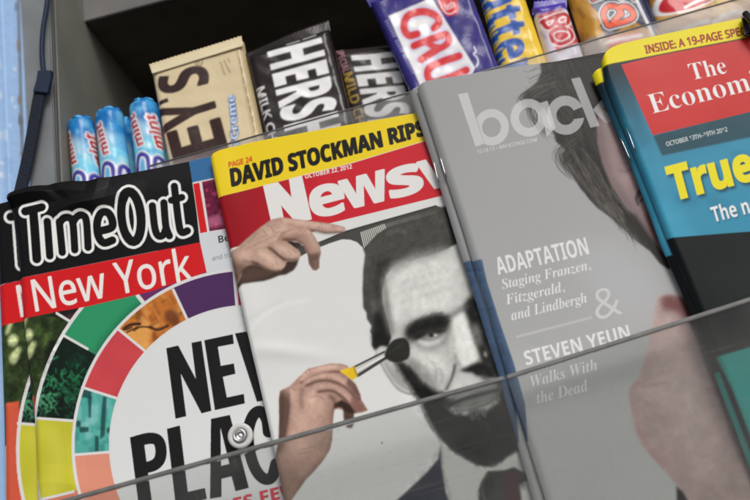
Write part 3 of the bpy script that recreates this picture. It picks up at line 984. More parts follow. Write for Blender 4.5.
# clear strip along the front of the sweets ------------------------------
ns = -.016
a0, a1 = uvp(150, 166, ns), uvp(790, -16, ns)
strip = empty('plastic_strip', to_world(a0, ns), 'clear cloudy plastic strip running along the front of the candy bars', 'plastic strip')
dwn = np.array([0, SHELF + .001 - a0[1]])
box_uvn('clear_sheet', [a0, a1, a1 + dwn, a0 + dwn], ns - .0008, ns, M_film, strip, 0)
wire('top_edge', [to_world(a0, ns), to_world(a1, ns)], .0005, M_rim, strip)

# rack behind and under the magazines -------------------------------------
rack = empty('magazine_rack', to_world((-.02, -.24), -.01), 'dark board and ledge holding up the magazines', 'rack')
box_uvn('back_board', [(-.24, -.25), (.36, -.25), (.36, -.0), (-.24, -.0)], -.0115, -.0075, M_board, rack)
box_uvn('ledge', [(-.24, -.258), (.36, -.258), (.36, -.2515), (-.24, -.2515)], -.0115, .045, M_board, rack)

# ------------------------------------------------------------------ magazine 1: black, red and white wheel cover (two copies)
def wheel_ink():
    k = Print(-20, 145, 300, 520, (205, 207, 207))
    # leafy photo at the far left, brown wedge
    k.poly([(0, 300), (60, 300), (72, 322), (62, 340), (40, 380), (28, 440), (-20, 440), (-20, 300)], (44, 58, 30))
    for i in range(60):
        x, y = rng.uniform(18, 72), rng.uniform(308, 410)
        k.poly(k.ell((x, y), rng.uniform(2, 6), rng.uniform(4, 14), rng.uniform(0, 40)), [(24, 32, 18), (72, 92, 46), (14, 18, 12), (54, 74, 34)][i % 4], soft=1.6, alpha=.55)
    for (x, y, a, b) in ((28, 335, 4.5, 6), (29, 352, 4, 6.5), (24, 322, 1.6, 8), (33, 345, 2.5, 4)):
        k.poly(k.ell((x, y), a, b, 20), (206, 218, 160), soft=1.2, alpha=.85)
    k.poly([(45, 316), (90, 300), (88, 312), (72, 324), (60, 318)], (30, 26, 26), soft=.6)
    k.poly([(66, 316), (100, 304), (74, 330)], (62, 40, 44), soft=.8)
    k.poly([(20, 398), (34, 396), (40, 600), (20, 600)], (196, 84, 60), soft=.6)
    cw = (249, 445)
    wht = (206, 205, 204)
    def ang(x, y):
        return math.degrees(math.atan2(y - cw[1], x - cw[0]))
    R0, R1, R2 = 138.5, 175.5, 216
    k.poly(k.ring(cw, 0, R2 + 2, 90, 360, 90), wht)
    so_ = dict(col=None)
    a_y0, a_y1 = ang(61, 496), ang(53, 420)
    def seg(r0, r1, p, q, c, tex=None):
        aa, bb = ang(*p) % 360, ang(*q) % 360
        k.poly(k.ring(cw, r0 + 1.4, r1 - 1.4, aa, bb), c, tex=tex)
        return k.polymask(k.ring(cw, r0 + 1.4, r1 - 1.4, aa, bb))
    def spoke(p, q, w_=2.6):
        k.stroke([p, q], w_, wht, sm=False)
    # outer ring
    seg(R1, R2, (61, 620), (50, 497), (196, 120, 96))
    m = seg(R1, R2, (52, 497), (53, 420), (184, 180, 50), (.08, 22, 3))
    k.poly([(36, 424), (46, 432), (52, 460), (44, 500), (60, 500), (66, 450), (58, 426)], (206, 202, 84), soft=6, alpha=.5, clip=m)
    m = seg(R1, R2, (53, 420), (76, 343), (16, 30, 22))
    for i in range(260):
        cx_, cy_ = [(56, 386), (66, 400), (46, 404), (78, 366), (72, 384)][i % 5]
        x, y = cx_ + rng.normal(0, 8), cy_ + rng.normal(0, 9)
        if abs(x - 62) < 3 and y > 395:
            continue
        k.stroke([(x, y), (x + rng.uniform(-3, 4), y + rng.uniform(-5, 4))], rng.uniform(.8, 2), [(42, 120, 78), (22, 76, 50), (76, 150, 108), (14, 50, 36), (30, 98, 62)][i % 5], soft=.5, alpha=.75, clip=m)
    k.poly(k.ell((60, 410), 4, 14, 8), (12, 14, 12), soft=2.5, alpha=.8, clip=m)
    k.poly(k.ell((40, 416), 9, 4, -20), (12, 22, 16), soft=2, alpha=.8, clip=m)
    m = seg(R1, R2, (76, 343), (140, 299), (44, 138, 94))
    k.stroke(k.ring(cw, R1 + 1, R1 + 1.1, ang(76, 343), ang(140, 299))[:24], 7, (24, 84, 60), soft=3, alpha=.7, clip=m)
    seg(R1, R2, (141, 299), (236, 228), (96, 44, 92))
    spoke((65, 336.2), (87.6, 349)); spoke((33, 418), (73, 421)); spoke((40, 500), (74, 492)); spoke((138, 296), (146, 306), 4)
    spoke((57, 313.4), (70.5, 321.8), 2.6)
    # inner ring
    seg(R0, R1, (70, 620), (110, 453.5), (208, 136, 114))
    m = seg(R0, R1, (93, 453.5), (99, 393), (76, 158, 148))
    for i in range(46):
        x, y = rng.uniform(72, 116), rng.uniform(388, 456)
        a, b = rng.uniform(1, 5), rng.uniform(1.5, 9)
        k.poly([(x - a, y - b), (x + a, y - b + .8), (x + a + .5, y + b), (x - a + .5, y + b)], [(104, 176, 170), (54, 138, 130), (130, 190, 186), (44, 112, 108), (84, 178, 160)][i % 5], soft=.8, alpha=.55, clip=m)
    for q4 in ([(78, 391), (92, 388), (91, 399), (80, 397)], [(88, 396), (92, 396), (91, 418), (89, 418)], [(103, 396), (107, 397), (105, 436), (100, 440), (101, 418)], [(79, 427), (89, 427), (89, 432), (80, 433)],
               [(76, 421), (81, 421), (81, 427), (76, 427)], [(107, 428), (111, 427), (110, 433), (107, 433)], [(95, 436), (99, 436), (99, 452), (95, 452)]):
        k.poly(q4, (26, 62, 62), soft=.6, alpha=.9, clip=m)
    seg(R0, R1, (99.5, 393), (132, 340), (190, 66, 72), (.06, 14, 5))
    m = seg(R0, R1, (132, 340), (181, 306), (184, 108, 44))
    for i in range(120):
        x, y = rng.uniform(118, 190), rng.uniform(290, 352)
        k.stroke([(x, y), (x + rng.uniform(2, 8), y + rng.uniform(6, 14) * (1 if i % 3 else -.3))], rng.uniform(1, 3.4), [(214, 146, 70), (116, 58, 22), (226, 166, 96), (150, 82, 32), (70, 34, 18)][i % 5], soft=1, alpha=.55, clip=m)
    k.poly([(118, 334), (140, 322), (150, 326), (150, 350), (140, 356)], (218, 158, 84), soft=2.5, alpha=.8, clip=m)
    k.stroke([(124, 329), (131, 325), (140, 324)], 3.4, (62, 32, 24), soft=.5, clip=m)
    for q in ([(126, 330), (132, 327.5)], [(127, 332.5), (138, 327)], [(134, 331), (141, 327), (152, 328)]):
        k.stroke(q, 1.7, (58, 30, 22), soft=.4, clip=m)
    k.stroke([(150, 327), (158, 330), (168, 326)], 3, (70, 38, 24), soft=.6, clip=m)
    k.poly(k.ell((172, 318), 7, 9, -30), (90, 46, 30), soft=1.5, alpha=.8, clip=m)
    seg(R0, R1, (181, 306), (235.5, 290), (72, 42, 86), (.06, 20, 8))
    seg(R0, R1, (237.5, 290), (300, 280), (184, 42, 86), (.3, 4, 8))
    spoke((118, 329), (145, 351)); spoke((82.5, 387.5), (117, 398.5)); spoke((75, 455), (111, 452)); spoke((173.5, 290), (188.5, 322)); spoke((233.8, 270), (237, 309), 2.4)
    k.poly(k.ring(cw, 0, R0, 0, 359.9, 120), (206, 208, 208))
    for rr in (R0, R1, R2):
        k.stroke(k.ring(cw, rr, rr + .1, 120, 300, 60)[:60], 2.4 if rr == R0 else 3.0, wht, sm=False)
    # red bar, masthead
    red = (196, 28, 32)
    bar = [(5, 283), (19, 278.5), (200.3, 242.5), (207, 272), (196, 276), (150, 292), (86, 307), (56, 312), (22, 319), (5, 324)]
    outside = k.polymask(bar)
    keep = np.ones((k.h, k.w))
    cm = k.polymask(k.ring(cw, 0, R1 + 1.5, 0, 359.9, 120))
    keep[cm[1]:cm[3], cm[0]:cm[2]] -= cm[4]
    full = (0, 0, k.w, k.h, keep)
    k.poly(bar, red, clip=full)
    k.poly([(198, 232.5), (300, 215), (300, 290), (207.6, 276)], (196, 200, 204), clip=full)
    k.text('New York', 'sans', (36, 311.5), (193, 279.5), (-5, -31), (222, 218, 214), clip=full, grow=.25)
    k.poly([(-20, 195), (8, 190), (60, 170), (189.2, 140), (200, 242.5), (19, 278.5), (-20, 287)], (17, 16, 17))
    k.stroke([(100, 200), (150, 176), (186, 172)], 22, (44, 43, 46), soft=9, alpha=.5)  # soft sheen painted across the top of the black masthead
    L = []
    L.append(([(25.5, 211.5), (42, 207.5)], 8.5)); L.append(([(33.5, 210), (37, 259)], 9))
    L.append(([(47.5, 222), (50, 256)], 7.6))
    L += [([(59.5, 222), (62.5, 252.5)], 7.4), ([(59.8, 223), (64, 218.5), (69.5, 218), (73, 223), (75, 250)], 7.4), ([(73, 223), (77, 217), (82.5, 215.5), (86.5, 221), (88.3, 247.5)], 7.4)]
    L.append(([(101, 231), (112, 227.5), (112, 219), (107.5, 212.5), (101, 213.5), (97.3, 223), (98.5, 236), (104, 243), (112.5, 240.5)], 8))
    L.append((list(k.ell((131.5, 217), 9.6, 25, -5.5, 24)) + [k.ell((131.5, 217), 9.6, 25, -5.5, 24)[0]], 9.2))
    L += [([(152.5, 206), (155, 228), (158.5, 236), (163.5, 235), (166, 229)], 7.4), ([(164, 203), (166, 226), (169.5, 236)], 7.4)]
    L += [([(174.5, 186.5), (179, 224), (182, 232.5), (187.5, 231)], 7.4), ([(171.5, 200.5), (182, 197.5)], 7)]
    for p, wd in L:
        k.stroke(p, wd + 5.2, (222, 222, 220), sm=len(p) < 20)
    for p, wd in L:
        k.stroke(p, wd, (15, 14, 15), sm=len(p) < 20)
    k.stroke(list(k.ell((131.2, 217), 4.2, 16.6, -5.5, 24)) + [k.ell((131.2, 217), 4.2, 16.6, -5.5, 24)[0]], 1.9, (222, 222, 220), sm=False)
    # right-hand strip
    k.poly([(189.2, 162.5), (189.2, 140), (300, 120), (300, 164), (214, 179), (192.5, 182.6)], (52, 102, 150))
    k.poly([(192.5, 182.6), (300, 160), (300, 218), (200, 234)], (206, 205, 204))
    k.poly([(193.2, 184), (199.4, 182.8), (207.4, 232), (200.4, 233.5)], red)
    m = k.polymask([(202, 181.8), (300, 163), (300, 217), (209.6, 231.5)])
    k.poly([(202, 181.8), (300, 163), (300, 217), (209.6, 231.5)], (96, 22, 54))
    for i in range(160):
        x, y = rng.uniform(202, 245), rng.uniform(174, 232)
        k.poly(k.ell((x, y), rng.uniform(.8, 3), rng.uniform(.6, 1.8), rng.uniform(-40, 40)), [(150, 40, 84), (50, 14, 34), (190, 70, 110), (120, 24, 60)][i % 4], soft=.5, alpha=.6, clip=m)
    k.poly([(207, 218), (240, 210), (240, 220), (208, 228)], (196, 110, 146), soft=1.6, alpha=.55, clip=m)
    k.text('Best', 'bold', (219, 243.2), (239, 239), (-1, -7), (30, 28, 30))
    k.text('and trag', 'sans', (212.5, 261), (236, 256), (-.6, -4.6), (96, 96, 98))
    # headline
    ink = (24, 24, 25)
    z = lambda *p: [(140 + x / 5, 330 + y / 5) for x, y in p]
    k.poly(z((132, 92), (192, 78), (280, 245), (258, 65), (308, 55), (358, 405), (308, 418), (205, 220), (232, 432), (178, 445)), ink)
    k.poly(z((322, 52), (465, 22), (470, 70), (390, 85), (405, 180), (470, 168), (478, 220), (415, 235), (435, 338), (520, 320), (525, 368), (375, 402)), ink)
    k.poly(z((475, 18), (535, 8), (640, 350), (585, 360)), ink)
    k.poly(z((600, 0), (660, -10), (700, 330), (640, 350)), ink)
    k.poly([(130, 437.5), (143, 434), (153.5, 512), (139.6, 512)], ink)
    k.stroke([(138, 441), (150, 438.4), (158, 440.6), (161, 449), (160, 459), (154, 465.4), (143, 468.4)], 11.4, ink)
    k.poly([(167, 429), (180, 425.5), (188, 492), (205, 488), (207, 499), (176, 508)], ink)
    k.poly([(211, 419), (230, 415), (249, 488), (235.5, 491.5), (231.5, 476.5), (221.6, 479), (221.6, 497), (210, 499)], ink)
    k.poly([(220.6, 428), (229.4, 464), (221.2, 466)], (206, 208, 208))
    k.stroke([(268.5, 432), (266.5, 419), (260, 411.5), (252.5, 417), (248, 434), (250.5, 455), (256.5, 471), (264.5, 479), (272, 477), (276, 464)], 11.5, ink)
    k.text('RES FEW', 'bold', (222, 514), (300, 494), (-2, -12), (196, 62, 78), off=.02)
    k.mottle(k.polymask([(-20, 332), (23, 326), (66, 318), (60, 350), (30, 400), (-20, 400)], 3), [(.3, 5, 71), (.3, 2, 72)])
    return k

def crumple(s, t):
    fold = lambda d, w_: np.clip(1 - np.abs(d) / w_, 0, 1)
    a = .0034 * fold(t - .002 - .10 * s, .006) * np.clip(1 - s / .055, 0, 1)
    a = a + .0026 * fold(t - .012 + .16 * (s - .045), .005) * np.clip(1 - np.abs(s - .04) / .032, 0, 1)
    b = .0018 * fold(s - .047 + .5 * (t - .005), .006) * np.clip(1 - t / .016, 0, 1)
    b = b - .0010 * fold(s - .022 - .6 * t, .004) * np.clip(1 - t / .014, 0, 1)
    d = .0006 * fold(s - .018 - .1 * (t - .16), .008) * np.exp(-((t - .15) / .03) ** 2)
    d = d + .0007 * fold(t - .150 - .3 * s, .009) * np.clip(1 - s / .05, 0, 1)
    return a + b + d

wheel = wheel_ink()
NT = .005
TO_T = [(7, 196), (18, 191), (30, 187), (48, 185), (60, 182.5), (68, 181), (90, 181), (110, 177), (150, 169.5), (190, 161.5), (213, 156)]
TO_L = [(7, 196), (12, 215), (17, 250), (19.5, 280), (23, 325), (29, 381), (34, 425), (37, 497)]
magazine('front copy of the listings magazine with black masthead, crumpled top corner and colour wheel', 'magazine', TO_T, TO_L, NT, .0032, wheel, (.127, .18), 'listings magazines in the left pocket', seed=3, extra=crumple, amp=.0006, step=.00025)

# the copy behind, slid out to the left: the same print on its own sheet
class Shifted:
    def __init__(s, k, dx, dy):
        s.k, s.d = k, np.array([dx, dy])
    def sample(s, px):
        return s.k.sample(px + s.d)
magazine('rear copy of the same listings magazine, only its left margin showing past the front copy', 'magazine', [(-8, 206), (10, 201), (40, 193), (60, 190), (100, 182)], [(-8, 206), (-4, 240), (0, 330), (3, 420), (4, 500)], .0012, .003, Shifted(wheel, 14.8, -5.5),
         (.03, .18), 'listings magazines in the left pocket', seed=4, amp=.0004, step=.0004)

# ------------------------------------------------------------------ magazine 2: yellow and red masthead, bearded man
def news_ink():
    k = Print(195, 95, 570, 520, (208, 209, 207))
    k.put(k.polymask([(195, 240), (420, 190), (570, 150), (570, 520), (195, 520)]), lambda X, Y: lin((207, 208, 206)) + 0 * (X + Y)[..., None], 1)
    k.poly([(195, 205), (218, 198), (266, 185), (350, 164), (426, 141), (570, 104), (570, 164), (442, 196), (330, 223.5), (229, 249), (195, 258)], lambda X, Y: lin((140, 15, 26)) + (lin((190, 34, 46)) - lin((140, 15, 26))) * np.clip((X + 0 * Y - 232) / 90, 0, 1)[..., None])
    k.poly([(195, 95), (570, 95), (570, 103), (426, 140.6), (350, 163.5), (266, 185), (218, 198), (195, 204)], (222, 194, 34), tex=(.02, 40, 4))
    k.text('PAGE 24', 'sans', (229.4, 168), (252.6, 161.4), (-.7, -5.2), (196, 84, 30), grow=.22)
    k.text('DAVID STOCKMAN RIPS', 'bold', (232.4, 186.8), (425.5, 135), (-2, -17), (26, 25, 22), grow=.75, cap1=(-3, -14.5))
    k.text('OCTOBER 22, 2012', 'bold', (305.4, 178.8), (352.2, 168.6), (-.6, -4.3), (226, 216, 212))
    wt = (214, 213, 211)
    k.poly([(263, 185.5), (278, 182.3), (291.6, 197.4), (289, 179.2), (302, 175.6), (312, 219.5), (296.5, 223), (281.2, 205.5), (285.2, 224.6), (272.5, 227.5)], wt)
    k.fit('e', 'bold', (314, 219.5), (346.5, 211), (307, 189.5), (340.5, 181), wt, grow=.9)
    k.fit('w', 'bold', (346.5, 209.5), (392, 198.5), (338.5, 182), (384, 170), wt, grow=.9)
    k.fit('s', 'bold', (391.5, 199), (424, 190.5), (386, 171), (418.5, 162.5), wt, grow=1.1)
    k.fit('w', 'bold', (426, 190.5), (474, 178.5), (417, 163), (464, 150), wt, grow=.9)
    # faint fold marks
    k.stroke([(250, 332), (262, 318), (280, 306), (310, 300)], 2, (222, 223, 222), soft=1.6, alpha=.7)
    k.stroke([(246, 322), (262, 311), (282, 301)], 2, (188, 190, 190), soft=1.6, alpha=.5)
    # comb and hair
    cb = (66, 66, 62)
    face = [(378, 262), (392, 262), (453, 245), (520, 230), (530, 420), (440, 400), (415, 394), (400, 372), (376, 350), (380, 330), (381, 300)]
    k.poly(face, (186, 186, 182), soft=1.2)
    k.poly([(292, 247.5), (319, 243), (345, 231.6), (375, 223), (436, 205.6), (439.5, 207), (452, 243), (410, 262), (364, 249), (357, 242.4), (350, 239.8), (342, 239.6), (330, 243.4), (312, 250.5), (298, 258)], cb, soft=.25)
    k.stroke([(318, 243.2), (345, 231.8), (375, 223.2), (436, 206)], 1.3, (28, 28, 28), soft=.3, sm=False)
    hair = [(363, 249), (372, 236), (384, 228), (420, 212), (438, 207), (450, 206), (458, 243), (446, 250), (430, 255.5), (406, 260), (393, 267), (386, 276), (382.4, 290), (383, 304), (388, 322), (391.5, 338), (386, 350), (378, 354), (372, 345), (373.5, 339), (370, 332), (371.5, 326), (366.6, 319), (366.4, 313), (363, 308), (362.4, 290), (363, 270), (365, 255)]
    hm = hm_hair = k.polymask(hair, .8)
    k.put(hm, (64, 64, 59))
    k.poly([(390, 262), (406, 256), (446, 246), (452, 250), (410, 263), (392, 272)], (112, 112, 107), soft=3, alpha=.7)
    for i in range(90):
        x, y = rng.uniform(366, 450), rng.uniform(214, 262)
        k.stroke([(x, y), (x - rng.uniform(4, 12), y + rng.uniform(2, 8))], rng.uniform(.5, 1.3), [(84, 84, 80), (54, 54, 51), (76, 76, 72)][i % 3], soft=.5, alpha=.4, clip=hm)
    k.stroke([(388, 234), (396, 231), (405, 233)], 3, (92, 92, 86), soft=1.6, alpha=.8)
    for i in range(60):
        y = rng.uniform(255, 345)
        x = 365 + (y - 255) * .12 + rng.uniform(0, 16)
        k.stroke([(x, y), (x + rng.uniform(-2, 3), y + rng.uniform(4, 12))], rng.uniform(.6, 1.8), [(46, 46, 43), (86, 86, 82), (58, 58, 55)][i % 3], soft=.7, alpha=.5, clip=hm)
    k.poly([(372, 306), (380, 304), (388, 324), (391, 340), (384, 350), (376, 342)], (40, 40, 38), soft=2.2, alpha=.8, clip=hm)
    k.poly([(372, 300), (381, 300), (380, 312), (372, 314)], (104, 104, 99), soft=2.2, alpha=.7, clip=hm)
    # teeth
    for i in range(14):
        x = 361 + i * 1.75
        y0 = 232.6 - i * .62
        y1 = 247.5 - i * 1.75 + (i > 8) * (i - 8) * .7
        k.stroke([(x, y0), (x + 3.4 - i * .12, max(y1, y0 + 3))], .95, (196, 196, 190), soft=.15, sm=False)
    for i in range(29):
        x = 385.5 + i * 1.8
        y = 224.2 - i * .52
        k.stroke([(x, y), (x + .8, y + 3.4)], .6, (150, 150, 145), soft=.2, sm=False, alpha=.75 - i * .018)
    k.poly([(443.5, 207.5), (450, 208), (457, 242.5), (452.5, 246)], (27, 27, 25), soft=.9)
    # face: light and dark of the printed photograph
    G = lambda v: (v + 1, v + 1, v - 3)
    Z = lambda *p: [(350 + x / 2.5, 250 + y / 2.5) for x, y in p]
    R = lambda lo, hi: rng.uniform(lo, hi)
    k.poly(Z((92, 60), (150, 25), (250, 0), (290, 120), (240, 150), (150, 165), (105, 190), (92, 120)), G(203), soft=5, alpha=.85)
    k.poly(Z((78, 70), (92, 70), (98, 130), (108, 185), (112, 215), (98, 215), (84, 150)), G(120), soft=2.2, alpha=.75)
    k.poly(Z((100, 40), (150, 18), (230, 0), (240, 8), (160, 30), (112, 56), (94, 90)), G(150), soft=3, alpha=.6)
    for y0 in (60, 84, 108):
        k.stroke(Z((130, y0 + 22), (180, y0 + 6), (250, y0 - 12)), 2.4, G(180), soft=1.8, alpha=.55)
    # far side of the face, in shadow
    k.poly(Z((296, 118), (312, 112), (330, 160), (360, 260), (385, 330), (350, 312), (334, 300), (318, 262), (300, 215), (288, 180), (284, 150)), G(72), soft=2.6)
    k.poly(Z((286, 138), (300, 122), (316, 128), (324, 170), (318, 186), (300, 176), (288, 160)), G(30), soft=1.9, alpha=.95)
    k.poly(Z((306, 186), (320, 190), (328, 226), (322, 244), (310, 222)), G(142), soft=2.4, alpha=.9)
    k.poly(Z((322, 236), (334, 232), (350, 280), (342, 292), (328, 270)), G(54), soft=2, alpha=.9)
    k.poly(Z((334, 252), (342, 258), (342, 270), (335, 264)), G(170), soft=1, alpha=.9)
    for n_i in range(46):
        x, y = R(292, 345), R(150, 300)
        k.poly(Z(*[(x + a, y + b) for a, b in ((-5, -3), (4, -6), (6, 5), (-4, 7))]), G([70, 130, 48, 110][n_i % 4]), soft=1.3, alpha=.4)
    # nose
    k.poly(Z((246, 176), (262, 158), (284, 152), (292, 180), (304, 216), (318, 258), (322, 274), (306, 284), (284, 292), (270, 284), (262, 240), (254, 205)), G(205), soft=2.2)
    k.stroke(Z((276, 165), (290, 210), (308, 262)), 4, G(220), soft=2.2)
    k.stroke(Z((262, 262), (266, 278), (276, 290)), 2.6, G(150), soft=1.5, alpha=.8)
    k.stroke(Z((250, 190), (256, 215), (262, 240)), 2.6, G(168), soft=1.8, alpha=.8)
    k.poly(Z((244, 166), (262, 150), (286, 140), (300, 134), (296, 146), (274, 158), (256, 170), (250, 184)), G(116), soft=2.2, alpha=.85)
    k.poly(Z((272, 300), (290, 294), (306, 286), (322, 280), (336, 282), (352, 296), (366, 318), (350, 322), (334, 314), (316, 316), (306, 308), (286, 306)), G(38), soft=1.5)
    k.poly(Z((316, 300), (340, 300), (352, 330), (330, 326)), G(60), soft=2, alpha=.8)
    # brow and eye
    k.poly(Z((134, 214), (136, 196), (150, 182), (172, 172), (200, 164), (228, 160), (244, 164), (252, 176), (248, 190), (250, 202), (240, 208), (226, 208), (214, 210), (190, 214), (170, 226), (152, 234), (140, 230)), G(84), soft=2.8)
    k.poly(Z((142, 200), (158, 184), (186, 172), (218, 164), (240, 166), (248, 178), (242, 192), (222, 196), (196, 200), (172, 206), (154, 216), (144, 216)), G(36), soft=2.2, alpha=1)
    k.poly(Z((156, 212), (176, 204), (204, 198), (232, 196), (240, 204), (228, 212), (206, 212), (184, 216), (162, 228)), G(48), soft=1.7, alpha=.95)
    for n_i in range(130):
        t = R(0, 1)
        x, y = 142 + t * 104, 200 - 32 * math.sin(t * 1.9) ** .8 + R(-10, 14)
        k.stroke(Z((x, y), (x + R(4, 12), y - R(2, 9))), R(.5, 1.1), G([26, 66, 40, 84][n_i % 4]), soft=.6, alpha=.35)
    k.poly(Z((182, 216), (194, 208), (212, 206), (224, 210), (218, 218), (200, 222)), G(140), soft=1.3, alpha=.9)
    k.poly(k.ell((350 + 203 / 2.5, 250 + 213 / 2.5), 2.5, 2.3), G(48), soft=.9)
    k.poly(k.ell((350 + 214 / 2.5, 250 + 213.5 / 2.5), 1.6, 1.0), G(190), soft=.7)
    k.stroke(Z((168, 220), (184, 212), (204, 206), (226, 206), (240, 202)), 1.8, G(44), soft=1.1, alpha=.9)
    k.stroke(Z((180, 222), (200, 226), (220, 220), (230, 212)), 1.5, G(96), soft=1.1, alpha=.85)
    k.stroke(Z((172, 230), (196, 236), (220, 230)), 2.6, G(196), soft=1.6, alpha=.8)
    k.stroke(Z((164, 234), (186, 246), (212, 245), (234, 230), (246, 206)), 2.8, G(140), soft=1.9, alpha=.9)
    k.stroke(Z((176, 250), (200, 258), (226, 250)), 2, G(168), soft=1.6, alpha=.7)
    k.poly(Z((226, 210), (244, 204), (248, 226), (238, 244), (228, 234)), G(150), soft=2.2, alpha=.6)
    for a, b in (((150, 228), (132, 232)), ((152, 236), (134, 244)), ((156, 242), (142, 254))):
        k.stroke(Z(a, b), 1.2, G(150), soft=.9, alpha=.7)
    # cheek
    k.poly(Z((128, 276), (150, 268), (176, 284), (204, 312), (224, 340), (212, 352), (184, 332), (152, 300)), G(138), soft=3, alpha=.75)
    k.poly(Z((166, 262), (200, 262), (232, 268), (240, 290), (224, 312), (200, 296), (176, 280)), G(208), soft=3, alpha=.8)
    for n_i in range(90):
        x, y = R(150, 262), R(240, 345)
        if y - 240 < (x - 150) * 1.2 + 30:
            k.poly(k.ell((350 + x / 2.5, 250 + y / 2.5), R(.8, 3.6), R(.6, 1.8), R(20, 70)), G([158, 212, 174, 196][n_i % 4]), soft=1.2, alpha=.33)
    for pth, wd, g_ in ((((206, 282), (216, 300), (214, 318)), 1.8, 150), (((222, 296), (232, 312), (228, 332)), 1.8, 146), (((190, 268), (204, 280), (222, 286)), 1.6, 172)):
        k.stroke(Z(*pth), wd, G(g_), soft=1.2, alpha=.75)
    k.stroke(Z((266, 284), (262, 302), (254, 324), (240, 350)), 4.2, G(140), soft=2, alpha=.8)
    k.stroke(Z((262, 288), (258, 310), (250, 332), (240, 350)), 1.9, G(52), soft=.9, w1=1.3, alpha=.9)
    k.poly(Z((266, 312), (300, 318), (320, 326), (290, 344), (258, 352), (252, 346)), G(192), soft=2.4, alpha=.85)
    # ear
    k.poly(Z((60, 250), (74, 236), (92, 240), (106, 262), (120, 290), (140, 322), (166, 346), (172, 360), (150, 364), (122, 352), (98, 322), (82, 290)), G(186), soft=1.3)
    k.stroke(Z((64, 262), (78, 286), (94, 314), (116, 344), (140, 358), (166, 362)), 1.5, G(126), soft=.9, alpha=.9)
    k.stroke(Z((88, 280), (102, 306), (124, 334), (150, 352)), 2.2, G(142), soft=1.5, alpha=.8)
    k.poly(Z((98, 282), (112, 292), (134, 322), (150, 342), (132, 338), (112, 314)), G(150), soft=2, alpha=.8)
    k.poly(Z((52, 214), (66, 206), (90, 222), (100, 242), (78, 240), (62, 252), (54, 240)), G(40), soft=1.3)
    # sideburn and beard
    bd = Z((112, 280), (126, 278), (142, 288), (158, 300), (178, 326), (198, 342), (216, 352), (236, 358), (240, 372), (244, 392), (262, 408), (290, 412), (306, 404), (330, 404), (352, 396), (372, 380), (366, 352), (450, 340), (450, 505), (418, 503), (395, 520), (368, 542), (340, 550), (310, 540), (280, 522), (255, 508), (235, 486), (222, 470), (205, 445), (190, 415), (176, 384), (160, 360), (142, 330), (124, 304))
    k.poly(bd, G(27), soft=2.0)
    bm_ = k.polymask(bd, 2.0)
    for i in range(220):
        x, y = rng.uniform(420, 520), rng.uniform(392, 466)
        k.stroke([(x, y), (x + rng.uniform(-3, 5), y + rng.uniform(4, 12))], rng.uniform(.5, 1.4), G([14, 54, 22, 40][i % 4]), soft=.6, alpha=.5, clip=bm_)
    for i in range(150):
        a, b2 = bd[(i * 7) % len(bd)], bd[(i * 7 + 1) % len(bd)]
        t = rng.uniform(0, 1)
        x, y = a[0] + (b2[0] - a[0]) * t, a[1] + (b2[1] - a[1]) * t
        k.stroke([(x - 1.2, y - 2), (x + rng.uniform(-1.6, 1.6), y + rng.uniform(1, 4.4))], rng.uniform(.5, 1.1), G([44, 84][i % 2]), soft=.7, alpha=.45)
    k.poly(Z((118, 284), (136, 286), (160, 310), (186, 340), (176, 352), (150, 328)), G(56), soft=2, alpha=.6)
    # mouth
    k.poly(Z((240, 376), (262, 362), (300, 348), (346, 332), (376, 330), (374, 366), (340, 380), (300, 394), (262, 400), (246, 394)), G(96), soft=2.2)
    k.poly(Z((262, 366), (290, 355), (330, 342), (368, 336), (366, 344), (330, 352), (290, 365), (262, 376)), G(148), soft=1.6)
    k.stroke(Z((244, 392), (268, 379), (310, 366), (370, 350)), 2.0, G(36), soft=1.0)
    k.poly(Z((266, 390), (294, 377), (330, 367), (366, 357), (352, 370), (320, 382), (286, 391)), G(132), soft=1.5, alpha=.95)
    k.stroke(Z((262, 402), (296, 400), (340, 386), (366, 372)), 3, G(44), soft=1.6, alpha=.9)
    k.poly(Z((302, 400), (338, 392), (338, 410), (318, 424), (306, 416)), G(100), soft=2.4, alpha=.8)
    for i in range(26):
        x, y = rng.uniform(300, 342), rng.uniform(394, 424)
        k.stroke(Z((x, y), (x + rng.uniform(-4, 4), y + rng.uniform(6, 16))), .8, G([130, 40][i % 2]), soft=.6, alpha=.5)
    k.poly(Z((238, 366), (252, 372), (254, 394), (244, 398), (234, 384)), G(40), soft=2, alpha=.9)
    # collar, coat, bow tie
    k.poly([(440, 440), (446, 445), (454, 454), (476, 466), (493, 468.5), (512, 456), (530, 448), (530, 520), (446, 520), (442, 470)], G(190), soft=.9)
    k.stroke([(441, 446), (443, 470), (450, 496)], 2.2, G(150), soft=1.2)
    k.poly([(440.4, 446), (438, 459), (425, 474), (397, 500), (380, 520), (456, 520), (446, 492), (442, 468)], (17, 22, 42), soft=.9)
    k.poly([(488, 471), (481, 482), (477, 494), (480, 506), (476, 520), (524, 520), (520, 486), (529, 480), (527, 474), (514, 467), (505, 470)], G(38), soft=.9)
    k.poly([(504, 473), (517, 472), (521, 520), (507, 520)], (66, 24, 30), soft=1.4)
    k.stroke([(488, 472), (482, 486), (484, 500)], 1.6, G(80), soft=1)
    # hard old print: the middle tones fall off
    cx0, cy0, cx1, cy1, cm = k.polymask([(376, 262), (460, 240), (530, 240), (530, 470), (440, 446), (396, 390), (372, 352), (376, 300)], 2)
    reg = k.a[cy0:cy1, cx0:cx1]
    reg *= 1 - cm[..., None] * (1 - np.clip((reg.mean(-1, keepdims=True) / .64), .05, 1.1) ** .42)
    # grain and blotches of the old photograph
    port = k.polymask([(380, 262), (460, 240), (530, 240), (530, 470), (440, 446), (400, 394), (372, 352), (364, 300)], 3)
    k.mottle(port, [(.09, 10, 41), (.07, 4, 42), (.04, 1.6, 43)])
    k.mottle(hm_hair, [(.12, 6, 44), (.12, 1.8, 45)])
